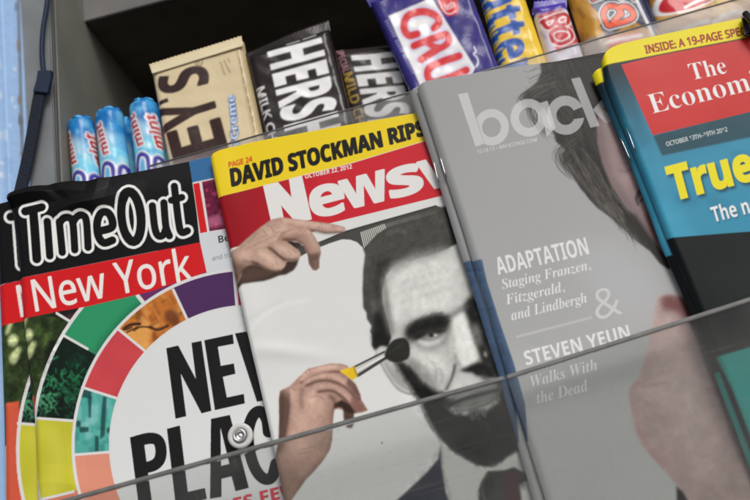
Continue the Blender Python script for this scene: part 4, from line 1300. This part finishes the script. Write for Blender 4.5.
    k.mottle(bm_, [(.3, 6, 46), (.4, 2, 47)])
    k.mottle(k.polymask([(397, 500), (440, 446), (456, 520), (380, 520)], 1), [(.2, 6, 48), (.15, 1.5, 49)])
    # make-up brush
    k.poly([(385, 351), (356, 365.6), (357.5, 377.5), (360, 376), (388, 358.5)], G(184), soft=.4)
    k.stroke([(384.5, 352), (355, 366.8)], 1.9, G(44), soft=.35, sm=False)
    k.stroke([(386, 358), (358.4, 375.5)], 3.2, G(52), soft=.4, sm=False)
    k.stroke([(385, 356), (357, 371)], 1.6, G(216), soft=.3, sm=False)
    k.poly([(384.6, 357), (386, 350), (391, 342), (397, 338.6), (404.5, 338), (409, 343), (410.2, 351), (408.5, 358.4), (400, 362.6), (391, 362)], G(34), soft=.7, sm=True)
    for i in range(22):
        t = rng.uniform(-1, 1)
        k.stroke([(388, 353.5), (405 + t * 2, 350 + t * 9)], .6, G([52, 24][i % 2]), soft=.4, alpha=.5)
    # hands ----------------------------------------------------------
    sk, hi, md, dk, vd = (164, 136, 122), (192, 165, 150), (138, 108, 96), (98, 74, 64), (58, 44, 38)
    # upper hand
    under = [(237, 290), (236, 262), (262, 262), (276, 264), (299, 258), (297.5, 265), (294, 270.5), (286, 275), (279, 276), (272, 279), (264, 281.5), (250, 283.4), (243, 284.5)]
    k.poly(under, vd, soft=.7)
    k.poly([(236, 266), (262, 268), (280, 268), (270, 276), (250, 281), (240, 284)], (84, 64, 54), soft=2, alpha=.7)
    palm = [(228, 253), (237, 248), (249, 237), (261, 227), (272, 219.4), (281, 217.4), (290, 218.6), (309, 221), (333, 224.2), (344, 227), (346, 229.6), (342, 232.6), (325, 233.4), (316, 231), (305, 236), (292, 241), (300, 252), (300.5, 256.5), (296, 260.4), (287, 261), (285.4, 266), (281, 270.4), (273, 270.8), (261, 266), (250, 266.5), (243, 273), (238, 284), (230, 280)]
    pm = k.polymask(palm, .5)
    k.put(pm, sk, tex=(.05, 6, 12))
    k.poly([(254, 240), (272, 226), (288, 221), (300, 226), (288, 236), (268, 246), (256, 252)], hi, soft=5, alpha=.75, clip=pm)
    k.poly([(236, 252), (250, 243), (262, 250), (252, 262), (238, 268)], hi, soft=4.5, alpha=.55, clip=pm)
    k.poly([(226, 258), (240, 262), (250, 266), (240, 284), (228, 284)], (112, 88, 74), soft=3.5, alpha=.75, clip=pm)
    k.stroke([(243, 273), (249, 267.5), (258, 265)], 3, vd, soft=1.2, alpha=.9)
    k.stroke([(244, 261), (252, 263), (262, 262)], 2, md, soft=1.2, alpha=.8, clip=pm)
    # index finger
    k.poly([(281, 217.6), (292, 219), (309, 221.2), (333, 224.4), (344, 227.2), (345.6, 229.8), (341, 232.2), (325, 232.8), (308, 229), (290, 226)], (172, 142, 128), soft=.7, clip=pm)
    k.stroke([(284, 220.4), (306, 223.4), (330, 226.8)], 3, (198, 170, 156), soft=1.6, alpha=.8, clip=pm)
    k.stroke([(296, 231.5), (312, 230.8), (326, 233.4), (342, 232.6)], 2.2, (96, 68, 58), soft=1, alpha=.85)
    k.poly([(334, 226.6), (343, 227.8), (344.6, 229.6), (338, 231)], (186, 150, 142), soft=.8)
    k.poly([(286, 240.5), (293, 241.6), (300, 242), (303, 246), (297, 249), (290, 246)], vd, soft=.8)
    # middle finger
    mf = [(282, 233), (292, 229), (303, 227), (310, 230), (315, 237), (320, 246), (321.2, 253), (319.4, 260), (319.4, 268), (316, 271), (312.5, 270), (309, 264), (308, 256), (304, 246), (298, 241.6), (286, 241), (276, 241)]
    mm = k.polymask(mf, .5)
    k.put(mm, (160, 128, 114))
    k.stroke([(286, 233), (298, 231), (307, 232), (313, 241), (317, 251)], 4.6, hi, soft=2.2, alpha=.75, clip=mm)
    k.stroke([(284, 241), (297, 241), (304, 247), (308, 257), (309, 265)], 3.6, (92, 66, 56), soft=1.5, alpha=.9, clip=mm)
    k.poly([(307.5, 254), (313, 254), (320, 252), (319.6, 262), (319.4, 268), (316, 271.4), (311, 268.4)], (84, 62, 54), soft=1.5, clip=mm, alpha=.85)
    k.poly([(313, 261), (318.6, 260), (318.6, 268), (315.6, 270)], (116, 92, 84), soft=.8, clip=mm)
    # ring and little finger
    rf = [(270, 243), (285, 241.4), (298, 250.4), (300.6, 256), (297, 260.4), (290, 261.2), (281, 258), (270, 250)]
    rm = k.polymask(rf, .5, True)
    k.put(rm, (168, 140, 126))
    k.stroke([(276, 246), (287, 251), (295, 256)], 5, (194, 168, 154), soft=2.4, alpha=.8, clip=rm)
    k.stroke([(271, 248), (280, 257), (290, 260.6), (298, 259.6)], 2, (98, 72, 62), soft=1, alpha=.9)
    lf = [(254, 250), (268, 247), (277, 255), (285, 262), (284.6, 267), (280, 270.6), (272, 270.6), (261, 265.4)]
    lm = k.polymask(lf, .6, True)
    k.put(lm, (170, 142, 126), alpha=.9)
    k.stroke([(262, 253), (272, 260), (279, 266)], 5.5, (198, 172, 156), soft=2.4, alpha=.8, clip=lm)
    k.stroke([(268, 247.5), (276, 253.5), (284.6, 260.5)], 1.7, (104, 78, 68), soft=.8, alpha=.9)
    k.stroke([(252, 262), (262, 266), (272, 271), (281, 270.8)], 1.8, (94, 70, 60), soft=1, alpha=.9)
    for i in range(30):
        x, y = rng.uniform(240, 282), rng.uniform(226, 262)
        k.stroke([(x, y), (x + rng.uniform(2, 6), y - rng.uniform(0, 4))], .8, [(148, 120, 106), (186, 160, 146)][i % 2], soft=.6, alpha=.35, clip=pm)
    def harden(mk, piv, g):
        x0, y0, x1, y1, m = mk
        r_ = k.a[y0:y1, x0:x1]
        r_ *= 1 - m[..., None] * (1 - np.clip(r_.mean(-1, keepdims=True) / piv, .05, 1.25) ** g)
        r_ *= 1 + m[..., None] * (np.array([1.03, .985, .98]) - 1)
    harden(pm, .36, .6)
    k.mottle(pm, [(.09, 8, 51), (.07, 3, 52), (.04, 1.3, 53)])
    for q_ in ([(262, 229), (265, 232), (267, 236)], [(268, 225), (272, 228), (274, 232)], [(303, 229.5), (306, 232), (307, 235)], [(300, 230), (303, 233)], [(289, 252), (292, 255)], [(276, 262), (279, 266)], [(319, 226), (319.5, 230)], [(322, 226.6), (322, 230)], [(315, 249), (318.6, 247.6)], [(315.4, 251.6), (319.4, 250)]):
        k.stroke(q_, .9, (110, 82, 70), soft=.5, alpha=.55)
        k.stroke([(x + 1, y - .8) for x, y in q_], .8, (200, 174, 160), soft=.5, alpha=.4)
    for i in range(9):
        k.stroke([(244 + i * 4, 250 - i * 2.2), (256 + i * 4.4, 246 - i * 2)], 1.1, (134, 104, 92), soft=.9, alpha=.3)
    # lower hand holding the brush
    hd = [(280, 391), (290, 386), (298, 378), (308, 369), (319, 366.4), (330, 363.6), (341, 363.8), (348, 366), (349, 372), (349, 377), (356, 384), (361, 395.6), (361, 399), (368.4, 410.5), (362, 413), (352, 414), (344, 411), (334.5, 408), (333, 424), (332.5, 440), (330, 450), (324, 460), (314, 472), (306, 480), (292, 500), (284, 520), (270, 520), (278, 476), (275, 458), (279, 440), (279.4, 420), (279, 400)]
    hm = k.polymask(hd, .6)
    k.put(hm, (158, 128, 114), tex=(.05, 7, 22))
    k.poly([(290, 392), (306, 384), (322, 388), (328, 402), (324, 420), (310, 446), (292, 470), (288, 430)], (180, 152, 138), soft=6, alpha=.8, clip=hm)
    k.poly([(276, 394), (284, 390), (290, 400), (287, 430), (283, 450), (274, 460)], (96, 72, 60), soft=2.6, alpha=.85, clip=hm)
    k.stroke([(289, 394), (288, 414), (284, 440)], 1.8, (84, 60, 50), soft=1.2, alpha=.8, clip=hm)
    k.stroke([(303, 388), (301, 398), (302, 408)], 2.6, (126, 96, 84), soft=1.8, alpha=.8, clip=hm)
    k.stroke([(314, 390), (311, 402)], 3, (196, 170, 156), soft=2, alpha=.7, clip=hm)
    k.stroke([(293, 389), (292, 402)], 3, (192, 164, 150), soft=2, alpha=.7, clip=hm)
    k.poly([(333.5, 404), (334, 440), (324, 462), (300, 488), (284, 520), (330, 520), (340, 420)], (92, 70, 60), soft=4, alpha=.9, clip=hm)
    k.poly([(275, 470), (290, 460), (304, 470), (296, 490), (280, 520), (270, 520)], (150, 122, 108), soft=5, alpha=.6, clip=hm)
    # fingers
    k.poly([(298, 379), (308, 369.5), (322, 366.4), (342, 364), (349, 367), (346, 371), (332, 371), (314, 375), (302, 382)], (172, 142, 128), soft=.9, clip=hm)
    k.stroke([(304, 375), (318, 369), (336, 366.4)], 2.4, (196, 168, 154), soft=1.4, alpha=.8, clip=hm)
    k.stroke([(301, 383), (314, 376), (328, 372.4), (340, 372)], 1.8, (112, 80, 70), soft=.9, alpha=.9, clip=hm)
    k.stroke([(306, 381), (318, 376.6), (330, 376), (342, 381), (352, 390)], 5, (190, 162, 148), soft=2, alpha=.75, clip=hm)
    k.stroke([(306, 386), (320, 381), (333, 382), (346, 388), (356, 398), (361, 399)], 2.2, (104, 74, 64), soft=1, alpha=.9, clip=hm)
    k.stroke([(316, 387), (330, 386), (342, 392), (354, 403)], 4.6, (184, 154, 142), soft=2, alpha=.75, clip=hm)
    k.stroke([(318, 392), (332, 391), (343, 398), (350, 406), (356, 413)], 2.2, (104, 74, 64), soft=1, alpha=.9, clip=hm)
    k.poly([(349, 378), (356, 384.4), (361, 396), (360, 399), (352, 392), (346, 384)], (116, 82, 76), soft=1.2, alpha=.8, clip=hm)
    k.poly([(352, 396), (360, 401), (368, 410.6), (356, 413), (350, 404)], (138, 98, 90), soft=1.2, alpha=.8, clip=hm)
    k.poly([(334, 404), (342, 400), (350, 405), (354.4, 412), (354, 424), (352, 428.4), (347, 428), (343.6, 420), (343, 408.6), (338, 407), (334.6, 411)], (78, 56, 48), soft=.8)
    k.poly([(345, 420), (352.6, 419), (351.6, 427), (347.4, 427)], (104, 84, 76), soft=.9)
    k.stroke([(330, 396), (335, 402), (334, 412)], 2.6, (112, 82, 72), soft=1.4, alpha=.8, clip=hm)
    k.poly([(339.5, 371), (354, 366.4), (357.4, 376.4), (353, 380.5), (348, 377)], (212, 178, 30), soft=.4)
    k.stroke([(354, 367), (357.4, 376.6)], 1.8, (160, 130, 24), soft=.5, sm=False)
    harden(hm, .34, .6)
    k.mottle(hm, [(.10, 9, 54), (.07, 3, 55), (.04, 1.3, 56)])
    for q_ in ([(305, 372), (308, 375)], [(309, 370), (311, 373)], [(326, 377), (328, 381)], [(330, 377), (332, 381)], [(334, 388), (336, 392)], [(292, 388), (296, 391)], [(346, 389), (349, 386)], [(310, 398), (318, 396), (324, 400)], [(300, 450), (316, 446), (326, 438)], [(298, 454), (312, 452)]):
        k.stroke(q_, 1, (108, 80, 68), soft=.6, alpha=.5)
    k.poly(k.ell((382, 443), .9, 1.3), (96, 96, 94), soft=.3)
    for i in range(12):
        k.poly(k.ell((rng.uniform(300, 430), rng.uniform(430, 500)), rng.uniform(.3, .7), rng.uniform(.3, .7)), (150, 150, 147), soft=.3)
    return k

NN = .0102
NW_T = [(210, 157.5), (214, 153), (222, 149.8), (250, 143), (280, 137), (350, 124.8), (420, 112.5)]
NW_L = [(210, 157.5), (218, 198), (229, 247), (237, 286), (247, 332), (268, 424), (283.5, 497)]
def news_fold(s, t):
    a = .0007 * np.exp(-((t - .105 - .35 * s) / .004) ** 2) * np.exp(-((s - .012) / .022) ** 2)
    b = .0009 * np.exp(-((s - .004) / .008) ** 2) * (np.sin(t * 90) * .5 + .5)
    return a + b
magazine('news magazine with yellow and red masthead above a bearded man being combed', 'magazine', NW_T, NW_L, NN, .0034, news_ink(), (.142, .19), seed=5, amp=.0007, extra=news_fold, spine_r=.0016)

# ------------------------------------------------------------------ magazine 3: grey cover (two copies)
def grey_ink():
    k = Print(395, 40, 740, 520, (150, 151, 149))
    k.put(k.polymask([(395, 40), (740, 40), (740, 520), (395, 520)]), lambda X, Y: lin((150, 151, 151)) * (0.97 + .16 * np.clip((Y - 80) / 240, 0, 1) + .26 * np.clip((Y - 340) / 80, 0, 1) + .05 * np.clip((X - 480) / 150, -.5, 1))[..., None])  # lower grey painted brighter, offsetting light lost behind the clear panel
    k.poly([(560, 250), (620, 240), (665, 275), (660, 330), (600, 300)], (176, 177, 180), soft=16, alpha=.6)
    # hair
    hr = [(540, 64), (541, 72), (537, 82), (528, 91), (523, 97), (525.6, 101.6), (534, 103), (545, 108), (549, 118), (553, 132), (556, 142), (566, 150), (562, 154), (563, 164), (571, 173), (580, 188), (589, 199), (597, 208), (610, 217), (620, 226), (638, 242), (650, 251), (660, 264), (668, 269.4), (677, 269), (740, 268), (740, 40), (540, 40)]
    hm = k.polymask(hr, .8)
    k.put(hm, (35, 33, 31))
    for i in range(420):
        t = rng.uniform(0, 1)
        x0 = 545 + rng.uniform(-4, 60); y0 = 55 + rng.uniform(0, 60)
        p = [(x0, y0), (x0 + rng.uniform(2, 20), y0 + rng.uniform(20, 50)), (x0 + rng.uniform(20, 50), y0 + rng.uniform(60, 100))]
        k.stroke(p, rng.uniform(.4, 1.5), [(52, 50, 46), (24, 23, 21), (66, 63, 59), (30, 29, 27)][i % 4], soft=.5, alpha=.34, clip=hm)
    k.poly([(584, 60), (602, 58), (612, 100), (602, 128), (590, 126)], (36, 34, 32), soft=6, alpha=.6, clip=hm)
    for i in range(300):
        t = rng.uniform(0, 1)
        x0 = 560 + t * 72 + rng.uniform(-3, 20 - 10 * t); y0 = 150 + t * 84 + rng.uniform(-8, 10)
        k.stroke([(x0, y0), (x0 + 7, y0 + rng.uniform(8, 18)), (x0 + 18, y0 + rng.uniform(22, 34))], rng.uniform(.5, 1.3), [(84, 80, 76), (46, 44, 41), (112, 107, 101), (26, 25, 24)][i % 4], soft=.5, alpha=.4, clip=hm)
    # stray curls at the outline
    locks = (([(556, 84), (540, 88), (526, 95), (524, 101), (531, 106), (544, 106)], 26, 2.6), ([(548, 92), (532, 100), (529, 112), (535, 124), (546, 136)], 16, 2.2),
             ([(556, 104), (543, 108), (537, 116), (541, 128), (552, 134)], 12, 2.2), ([(578, 138), (564, 148), (559, 156), (563, 168), (574, 178)], 18, 2.2), ([(572, 150), (562, 158), (564, 164), (570, 160)], 8, 1.6))
    for path, cnt, jit in locks:
        for j in range(cnt):
            o = rng.normal(0, jit, 2)
            k.stroke([(x + o[0] + rng.normal(0, .7), y + o[1] + rng.normal(0, .7)) for x, y in path], rng.uniform(.5, 1.6), [(40, 38, 35), (62, 59, 55), (30, 28, 26), (78, 75, 71)][j % 4], w1=.4, soft=.4, alpha=.55)
    for j in range(26):
        x, y = rng.uniform(528, 548), rng.uniform(66, 106)
        k.stroke([(x + 8, y - 4), (x, y), (x - rng.uniform(2, 7), y + rng.uniform(-3, 6))], .6, (82, 80, 76), soft=.3, alpha=.55)
    for j in range(40):
        t = rng.uniform(0, 1)
        x, y = 562 + t * 74, 160 + t * 80
        k.stroke([(x + 4, y - 8), (x - 1, y), (x + 3, y + rng.uniform(6, 14))], .6, (70, 68, 64), soft=.3, alpha=.5)
    k.mottle(hm, [(.2, 8, 64), (.12, 2.2, 65)])
    # cheek
    fc = [(600, 112), (606, 104), (612, 100), (740, 120), (740, 285), (690, 285), (676, 266), (660, 250), (646, 233), (632, 214), (622, 202), (612, 186), (603, 164), (598, 144), (597, 126)]
    fm = k.polymask(fc, 1.1)
    k.put(fm, (138, 119, 120))
    k.stroke([(600, 116), (601, 146), (609, 174), (626, 202), (650, 234), (676, 262)], 7, (98, 84, 82), soft=3, alpha=.7, clip=fm)
    k.poly([(606, 108), (616, 108), (630, 150), (640, 180), (630, 190), (616, 168)], (160, 138, 137), soft=5, alpha=.7, clip=fm)
    for q, wd in (([(640, 190), (636, 198), (638, 205)], 2.4), ([(637, 200), (641, 193), (648, 188)], 1.6), ([(640, 202), (645, 197), (652, 196)], 2.2)):
        k.stroke(q, wd, (44, 38, 38), soft=.8, alpha=.9)
    k.stroke([(618, 170), (626, 172), (634, 168)], 1.4, (112, 92, 92), soft=1, alpha=.8)
    k.poly([(644, 214), (652, 212), (660, 230), (664, 244), (656, 240), (648, 226)], (110, 64, 60), soft=2.2, alpha=.85)
    k.poly([(628, 212), (636, 215), (652, 238), (668, 260), (674, 268), (664, 266), (652, 252), (640, 243), (626, 227), (622, 214)], (40, 38, 36), soft=1.5, alpha=.85)
    k.mottle(fm, [(.10, 14, 61), (.04, 5, 62)])
    # masthead
    A = dict(alpha=.42)
    wt = (226, 228, 227)
    k.poly([(458, 94.6), (467.6, 93), (484, 144), (475.6, 147)], wt, **A)
    def ringlet(c, R, r, rot=0, gap=None):
        o = k.polymask(k.ell(c, R, R * 1.05, rot)); i = k.polymask(k.ell(c, r, r * 1.06, rot))
        m = o[4].copy()
        m[i[1] - o[1]:i[3] - o[1], i[0] - o[0]:i[2] - o[0]] -= i[4]
        if gap is not None:
            g = k.polymask(gap)
            full = np.zeros((k.h, k.w)); full[g[1]:g[3], g[0]:g[2]] = g[4]
            m = m * (1 - full[o[1]:o[3], o[0]:o[2]])
        return (o[0], o[1], o[2], o[3], np.clip(m, 0, 1))
    stem = k.polymask([(458, 94.6), (467.6, 93), (484, 144), (475.6, 147)])
    gap = [(456, 90), (468.5, 92.8), (484.4, 144), (476, 150)]
    k.put(ringlet((491.5, 127.5), 17.4, 9.4, 0, gap), wt, .42)
    astem = [(539.4, 103.4), (547.4, 101), (555.4, 128), (546.6, 137)]
    k.put(ringlet((528.5, 118), 18, 9.6, 0, astem), wt, .42)
    k.poly(astem, wt, **A)
    k.put(ringlet((565.5, 115.5), 18.6, 9.2, 0, [(567, 113.4), (590, 104), (592, 117), (569, 120)]), wt, .40)
    k.poly([(571, 79), (580, 77.6), (599.4, 126), (590.4, 128)], wt, alpha=.40)
    k.poly([(593, 110), (606, 95), (616, 93), (602.4, 109), (616, 120), (606, 124), (596.6, 114.5)], wt, alpha=.36)
    lt = (214, 215, 215)
    k.text('10.18.12 • BACKSTAGE.COM', 'sans', (477.4, 154), (537, 141.4), (-.8, -3.5), (200, 201, 201), off=.004)
    k.text('ADAPTATION', 'bold', (498.2, 275), (589.4, 254), (-4.4, -16.6), lt, off=.002)
    k.text('Staging Franzen,', 'serifit', (502.6, 289.4), (591, 269.2), (-2.6, -9.4), lt, off=-.006)
    k.text('Fitzgerald,', 'serifit', (506.6, 305), (565, 291.4), (-2.6, -9.6), lt, off=-.006)
    k.text('and Lindbergh', 'serifit', (512, 320.6), (587.6, 302.4), (-2.6, -9.8), lt, off=-.006)
    k.text('&', 'it', (597, 321), (623, 314), (-7.5, -31), (192, 193, 194), off=-.012)
    k.stroke([(517, 337), (591, 317.8)], 2.3, (178, 179, 180), soft=.3, sm=False)
    k.text('STEVEN YEUN', 'bold', (526.4, 365.6), (631, 338.6), (-3.6, -13.6), lt, off=.002)
    k.text('Walks With', 'serifit', (532, 387.4), (598, 369.6), (-2.8, -10.6), lt, off=-.006)
    k.text('the Dead', 'serifit', (537.6, 404), (589, 390.6), (-2.8, -10.8), lt, off=-.006)
    # hand at the bottom
    th = [(656, 303), (659, 297), (665, 294.6), (675, 294.6), (684, 297), (692, 308), (700, 330), (716, 360), (736, 400), (756, 440), (790, 520), (700, 520), (686, 500), (676, 485), (660, 466), (650, 455), (642, 445), (636, 432), (633, 421), (630, 402), (628, 391), (634, 383), (640, 374), (642, 369), (648, 351), (653, 327)]
    tm = k.polymask(th, 1.4)
    k.put(tm, (170, 149, 146), tex=(.05, 14, 5))
    k.poly([(658, 320), (672, 320), (690, 350), (706, 400), (720, 460), (700, 480), (672, 440), (654, 390)], (186, 166, 162), soft=9, alpha=.8, clip=tm)
    k.poly([(676, 300), (694, 310), (712, 350), (740, 410), (770, 470), (760, 520), (738, 460), (712, 410), (694, 360)], (98, 82, 86), soft=7, alpha=.9, clip=tm)
    k.poly([(660, 298), (668, 294), (686, 297), (696, 316), (690, 322), (676, 312), (662, 310)], (112, 66, 66), soft=2.6, alpha=.9, clip=tm)
    k.poly([(678, 296), (690, 300), (700, 330), (690, 326), (684, 308)], (70, 40, 42), soft=2.2, alpha=.8, clip=tm)
    k.stroke([(655, 308), (650, 340), (643, 372)], 4, (192, 152, 150), soft=2.4, alpha=.6, clip=tm)
    k.stroke([(630, 388), (637, 384), (645, 386)], 2.2, (146, 110, 110), soft=1.6, alpha=.8, clip=tm)
    k.stroke([(630, 396), (636, 424), (646, 446), (664, 468)], 6, (176, 134, 134), soft=3, alpha=.7, clip=tm)
    for q in ([(646, 398), (656, 408), (662, 424)], [(650, 392), (660, 404)], [(640, 428), (648, 432)], [(670, 448), (682, 460)], [(652, 372), (668, 368)], [(648, 382), (664, 380)]):
        k.stroke(q, 2.2, (196, 176, 172), soft=1.6, alpha=.5, clip=tm)
        k.stroke([(x + 1.5, y + 3) for x, y in q], 1.8, (146, 120, 118), soft=1.5, alpha=.5, clip=tm)
    k.mottle(tm, [(.09, 18, 66), (.08, 7, 67), (.05, 2.5, 68)])
    k.poly([(676, 486), (683, 492), (692, 508), (688, 520), (677, 520)], (30, 28, 30), soft=1)
    # blue strip beside the fold
    bl = (76, 96, 124)
    k.poly([(440, 264), (482, 259.5), (487, 282), (499, 320), (514, 364), (525, 404), (528, 442), (520, 443.5), (515, 446), (470, 440)], bl, soft=.4, tex=(.12, 6, 4))
    for i in range(18):
        t = rng.uniform(0, 1)
        x, y = 474 + t * 45, 268 + t * 160
        k.stroke([(x, y), (x + rng.uniform(2, 8), y + rng.uniform(-2, 6))], rng.uniform(.5, 1.3), [(92, 120, 156), (42, 64, 96)][i % 2], soft=.5, alpha=.6)
    return k

grey = grey_ink()
BS_T = [(417, 87), (422, 83), (430, 80.2), (466, 75), (500, 69), (540, 63.6), (597, 57)]
BS_L = [(417, 87), (428, 120), (440, 158), (462, 226), (476, 272), (490.5, 318), (506, 370), (516, 406), (546, 502)]
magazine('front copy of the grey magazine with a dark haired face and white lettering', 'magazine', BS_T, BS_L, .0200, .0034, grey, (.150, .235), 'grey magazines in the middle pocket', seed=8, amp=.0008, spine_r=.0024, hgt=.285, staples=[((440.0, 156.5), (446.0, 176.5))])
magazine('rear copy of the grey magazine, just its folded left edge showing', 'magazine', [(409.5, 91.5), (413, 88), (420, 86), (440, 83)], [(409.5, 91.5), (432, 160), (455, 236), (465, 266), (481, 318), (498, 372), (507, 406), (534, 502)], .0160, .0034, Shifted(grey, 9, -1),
         (.014, .235), 'grey magazines in the middle pocket', seed=9, amp=.0005, spine_r=.0024, hgt=.285, staples=[((433.4, 160.5), (438.4, 181.5))], step=.0004)

# ------------------------------------------------------------------ magazine 4: yellow band, red box (two copies)
def weekly_ink():
    k = Print(580, -5, 800, 520, (44, 118, 146))
    k.put(k.polymask([(580, -5), (800, -5), (800, 245), (580, 245)]), lambda X, Y: (lin((22, 40, 52)) * (1 - np.clip((Y - 70 + .25 * (X - 620)) / 110, 0, 1))[..., None] + lin((56, 136, 166)) * np.clip((Y - 70 + .25 * (X - 620)) / 110, 0, 1)[..., None]))
    for i in range(60):
        x, y = rng.uniform(620, 800), rng.uniform(110, 235)
        k.poly(k.ell((x, y), rng.uniform(3, 14), rng.uniform(2, 8), rng.uniform(-40, 20)), [(66, 146, 174), (36, 104, 134), (54, 136, 160)][i % 3], soft=3, alpha=.35)
    k.poly([(652, 205), (668, 202), (700, 240), (662, 240)], (74, 160, 190), soft=5, alpha=.5)
    k.stroke([(640, 100), (655, 150), (668, 205)], 6, (70, 148, 178), soft=3, alpha=.35)
    k.poly([(653, 136), (800, 98), (800, 124), (750, 137.5), (662, 156)], (38, 74, 86), soft=.6, tex=(.08, 12, 4))
    k.poly([(621, 65), (800, 20), (800, 100), (652.6, 135.6)], (190, 46, 44), tex=(.04, 24, 6))
    # black lower half, turquoise block
    k.poly([(580, 240), (670, 238), (720, 234), (800, 228), (800, 520), (580, 520)], (17, 21, 22))
    k.poly([(690, 260), (760, 250), (800, 300), (720, 320)], (30, 38, 38), soft=14, alpha=.6)
    k.poly([(717, 357), (800, 333), (800, 520), (770, 480), (752, 440), (732, 388)], (40, 148, 142), soft=.6, tex=(.08, 20, 4))
    k.poly([(580, -5), (800, -5), (800, 20), (744, 38.6), (680, 51), (630, 61), (612, 64.5), (580, 74)], (222, 206, 30), tex=(.02, 30, 3))
    k.stroke([(602, 67.4), (612, 64.4), (630, 61), (680, 51), (744, 38.8)], 1.3, (40, 36, 20), soft=.3)
    k.text('INSIDE: A 19-PAGE SPEC', 'sans', (646, 53.8), (746.5, 34.6), (-2, -7.6), (150, 46, 22), grow=.32)
    wt = (228, 224, 222)
    k.text('The', 'serif', (692, 80.4), (727.4, 73.2), (-5, -16), wt, off=-.008)
    k.text('Economi', 'serif', (652.6, 114), (760, 88.6), (-6.6, -18.6), wt, off=-.010)
    k.text('OCTOBER 13TH–19TH 2012', 'sans', (666.6, 146.6), (727.6, 131.4), (-1.2, -4.2), (216, 220, 220), off=.006)
    k.text('True', 'bold', (673, 200.5), (757, 178.5), (-8.6, -32), (18, 42, 54), off=.03, soft=1.3, alpha=.8, shift=(2.2, 2.8))
    k.text('True', 'bold', (673, 200.5), (757, 178.5), (-8.6, -32), (226, 210, 36), off=.028)
    k.text('The ne', 'bold', (714, 222.4), (759, 211), (-4.4, -14.6), (26, 62, 78), off=0, soft=.9, alpha=.7, shift=(1.2, 1.4))
    k.text('The ne', 'bold', (714, 222.4), (759, 211), (-4.4, -14.6), (222, 226, 228))
    return k

week = weekly_ink()
EC_T = [(601, 71), (601.5, 62), (605, 53.5), (613, 47), (640, 39.5), (680, 31), (744, 18)]
EC_T = [(602, 60), (604, 54), (610, 48.5), (618, 44.8), (640, 39.6), (680, 31), (744, 18)]
EC_L = [(602, 60), (605, 80), (615, 106), (634, 152), (655, 205), (668.5, 240), (690, 290), (706, 330), (760, 470)]
magazine('front copy of the weekly with a yellow top band and red title box', 'magazine', EC_T, EC_L, .0295, .0034, week, (.085, .27), 'weekly magazines at the right', seed=11, amp=.0009, spine_r=.0026, hgt=.27, staples=[((625.4, 124), (635.6, 152))])
magazine('rear copy of the weekly, yellow corner and blue folded edge peeping out at left', 'magazine', [(592.5, 74), (595, 70.5), (600, 68), (612, 65)], [(592.5, 74), (600, 92), (611, 116), (630, 160), (648, 207), (661, 243), (683, 292), (699, 330), (752, 470)], .0258, .003, Shifted(week, 8, -18),
         (.016, .27), 'weekly magazines at the right', seed=12, amp=.0005, spine_r=.002, hgt=.27, staples=[((621.0, 139), (631.0, 161))], step=.0004)

# black clip gripping the far corner
clip_ = empty('spring_clip', at(750, 30, .031), 'small black clip at the top right corner of the yellow banded weekly', 'clip')
box_uvn('jaw', [uvp(742, 14, .034), uvp(757, 10, .034), uvp(762, 30, .034), uvp(745, 36, .034)], .0312, .0345, M_black, clip_, .0009)
wire('lever', [at(745, 13, .036), at(752, 22, .038), at(762, 40, .036)], .0016, M_black, clip_)

# ------------------------------------------------------------------ clear front panels
def panel(label, p0, p1, n, low=.2):
    a, b = uvp(*p0, n), uvp(*p1, n)
    r = empty('front_panel', to_world(a, n), label, 'clear panel', 'clear panels across the magazine fronts')
    d = (b - a) / np.linalg.norm(b - a)
    dn = np.array([d[1], -d[0]])
    box_uvn('clear_sheet', [a + dn * .0016, b + dn * .0016, b + dn * low, a + dn * low], n - .0016, n, M_acr, r, 0)
    rim = [a - dn * .0006, b - dn * .0006, b + dn * .0014, a + dn * .0014]
    box_uvn('rim', rim, n - .0018, n + .0003, M_rim, r, .0004)
    return r

NP = .0365
panel('left clear acrylic panel across the wheel cover and the bearded man', (-30, 526.5), (504, 377), NP)
panel('right clear acrylic panel across the grey cover and the weekly', (506.5, 376.5), (800, 282.5), NP)

# snap button just above the panel edge
g = empty('snap_button', at(240.5, 436, NT + .006), 'round white snap button with a metal eyelet over the wheel cover', 'snap button')
def lathe(name, prof, c, m, parent, seg=48):
    verts, polys = [], []
    for r_, h_ in prof:
        for i in range(seg):
            a = 2 * math.pi * i / seg
            verts.append(c + U * r_ * math.cos(a) + V * r_ * math.sin(a) + N * h_)
    for j in range(len(prof) - 1):
        for i in range(seg):
            i2 = (i + 1) % seg
            polys.append((j * seg + i, j * seg + i2, (j + 1) * seg + i2, (j + 1) * seg + i))
    polys.append(tuple((len(prof) - 1) * seg + i for i in range(seg)))
    polys.append(tuple(range(seg))[::-1])
    return link(name, raw_mesh(name, verts, None, None, polys), m, parent)
cc = at(240.5, 436, NT + .0035)
lathe('washer', [(.0056, -.002), (.0061, .0002), (.0059, .0009), (.0052, .0013), (.0036, .0013), (.0034, .0006)], cc, M_washer, g)
lathe('eyelet', [(.0033, .0009), (.0032, .0022), (.0027, .0028), (.0021, .0024), (.0017, .0010), (.0012, .0008), (.0004, .0013)], cc, M_metal, g)
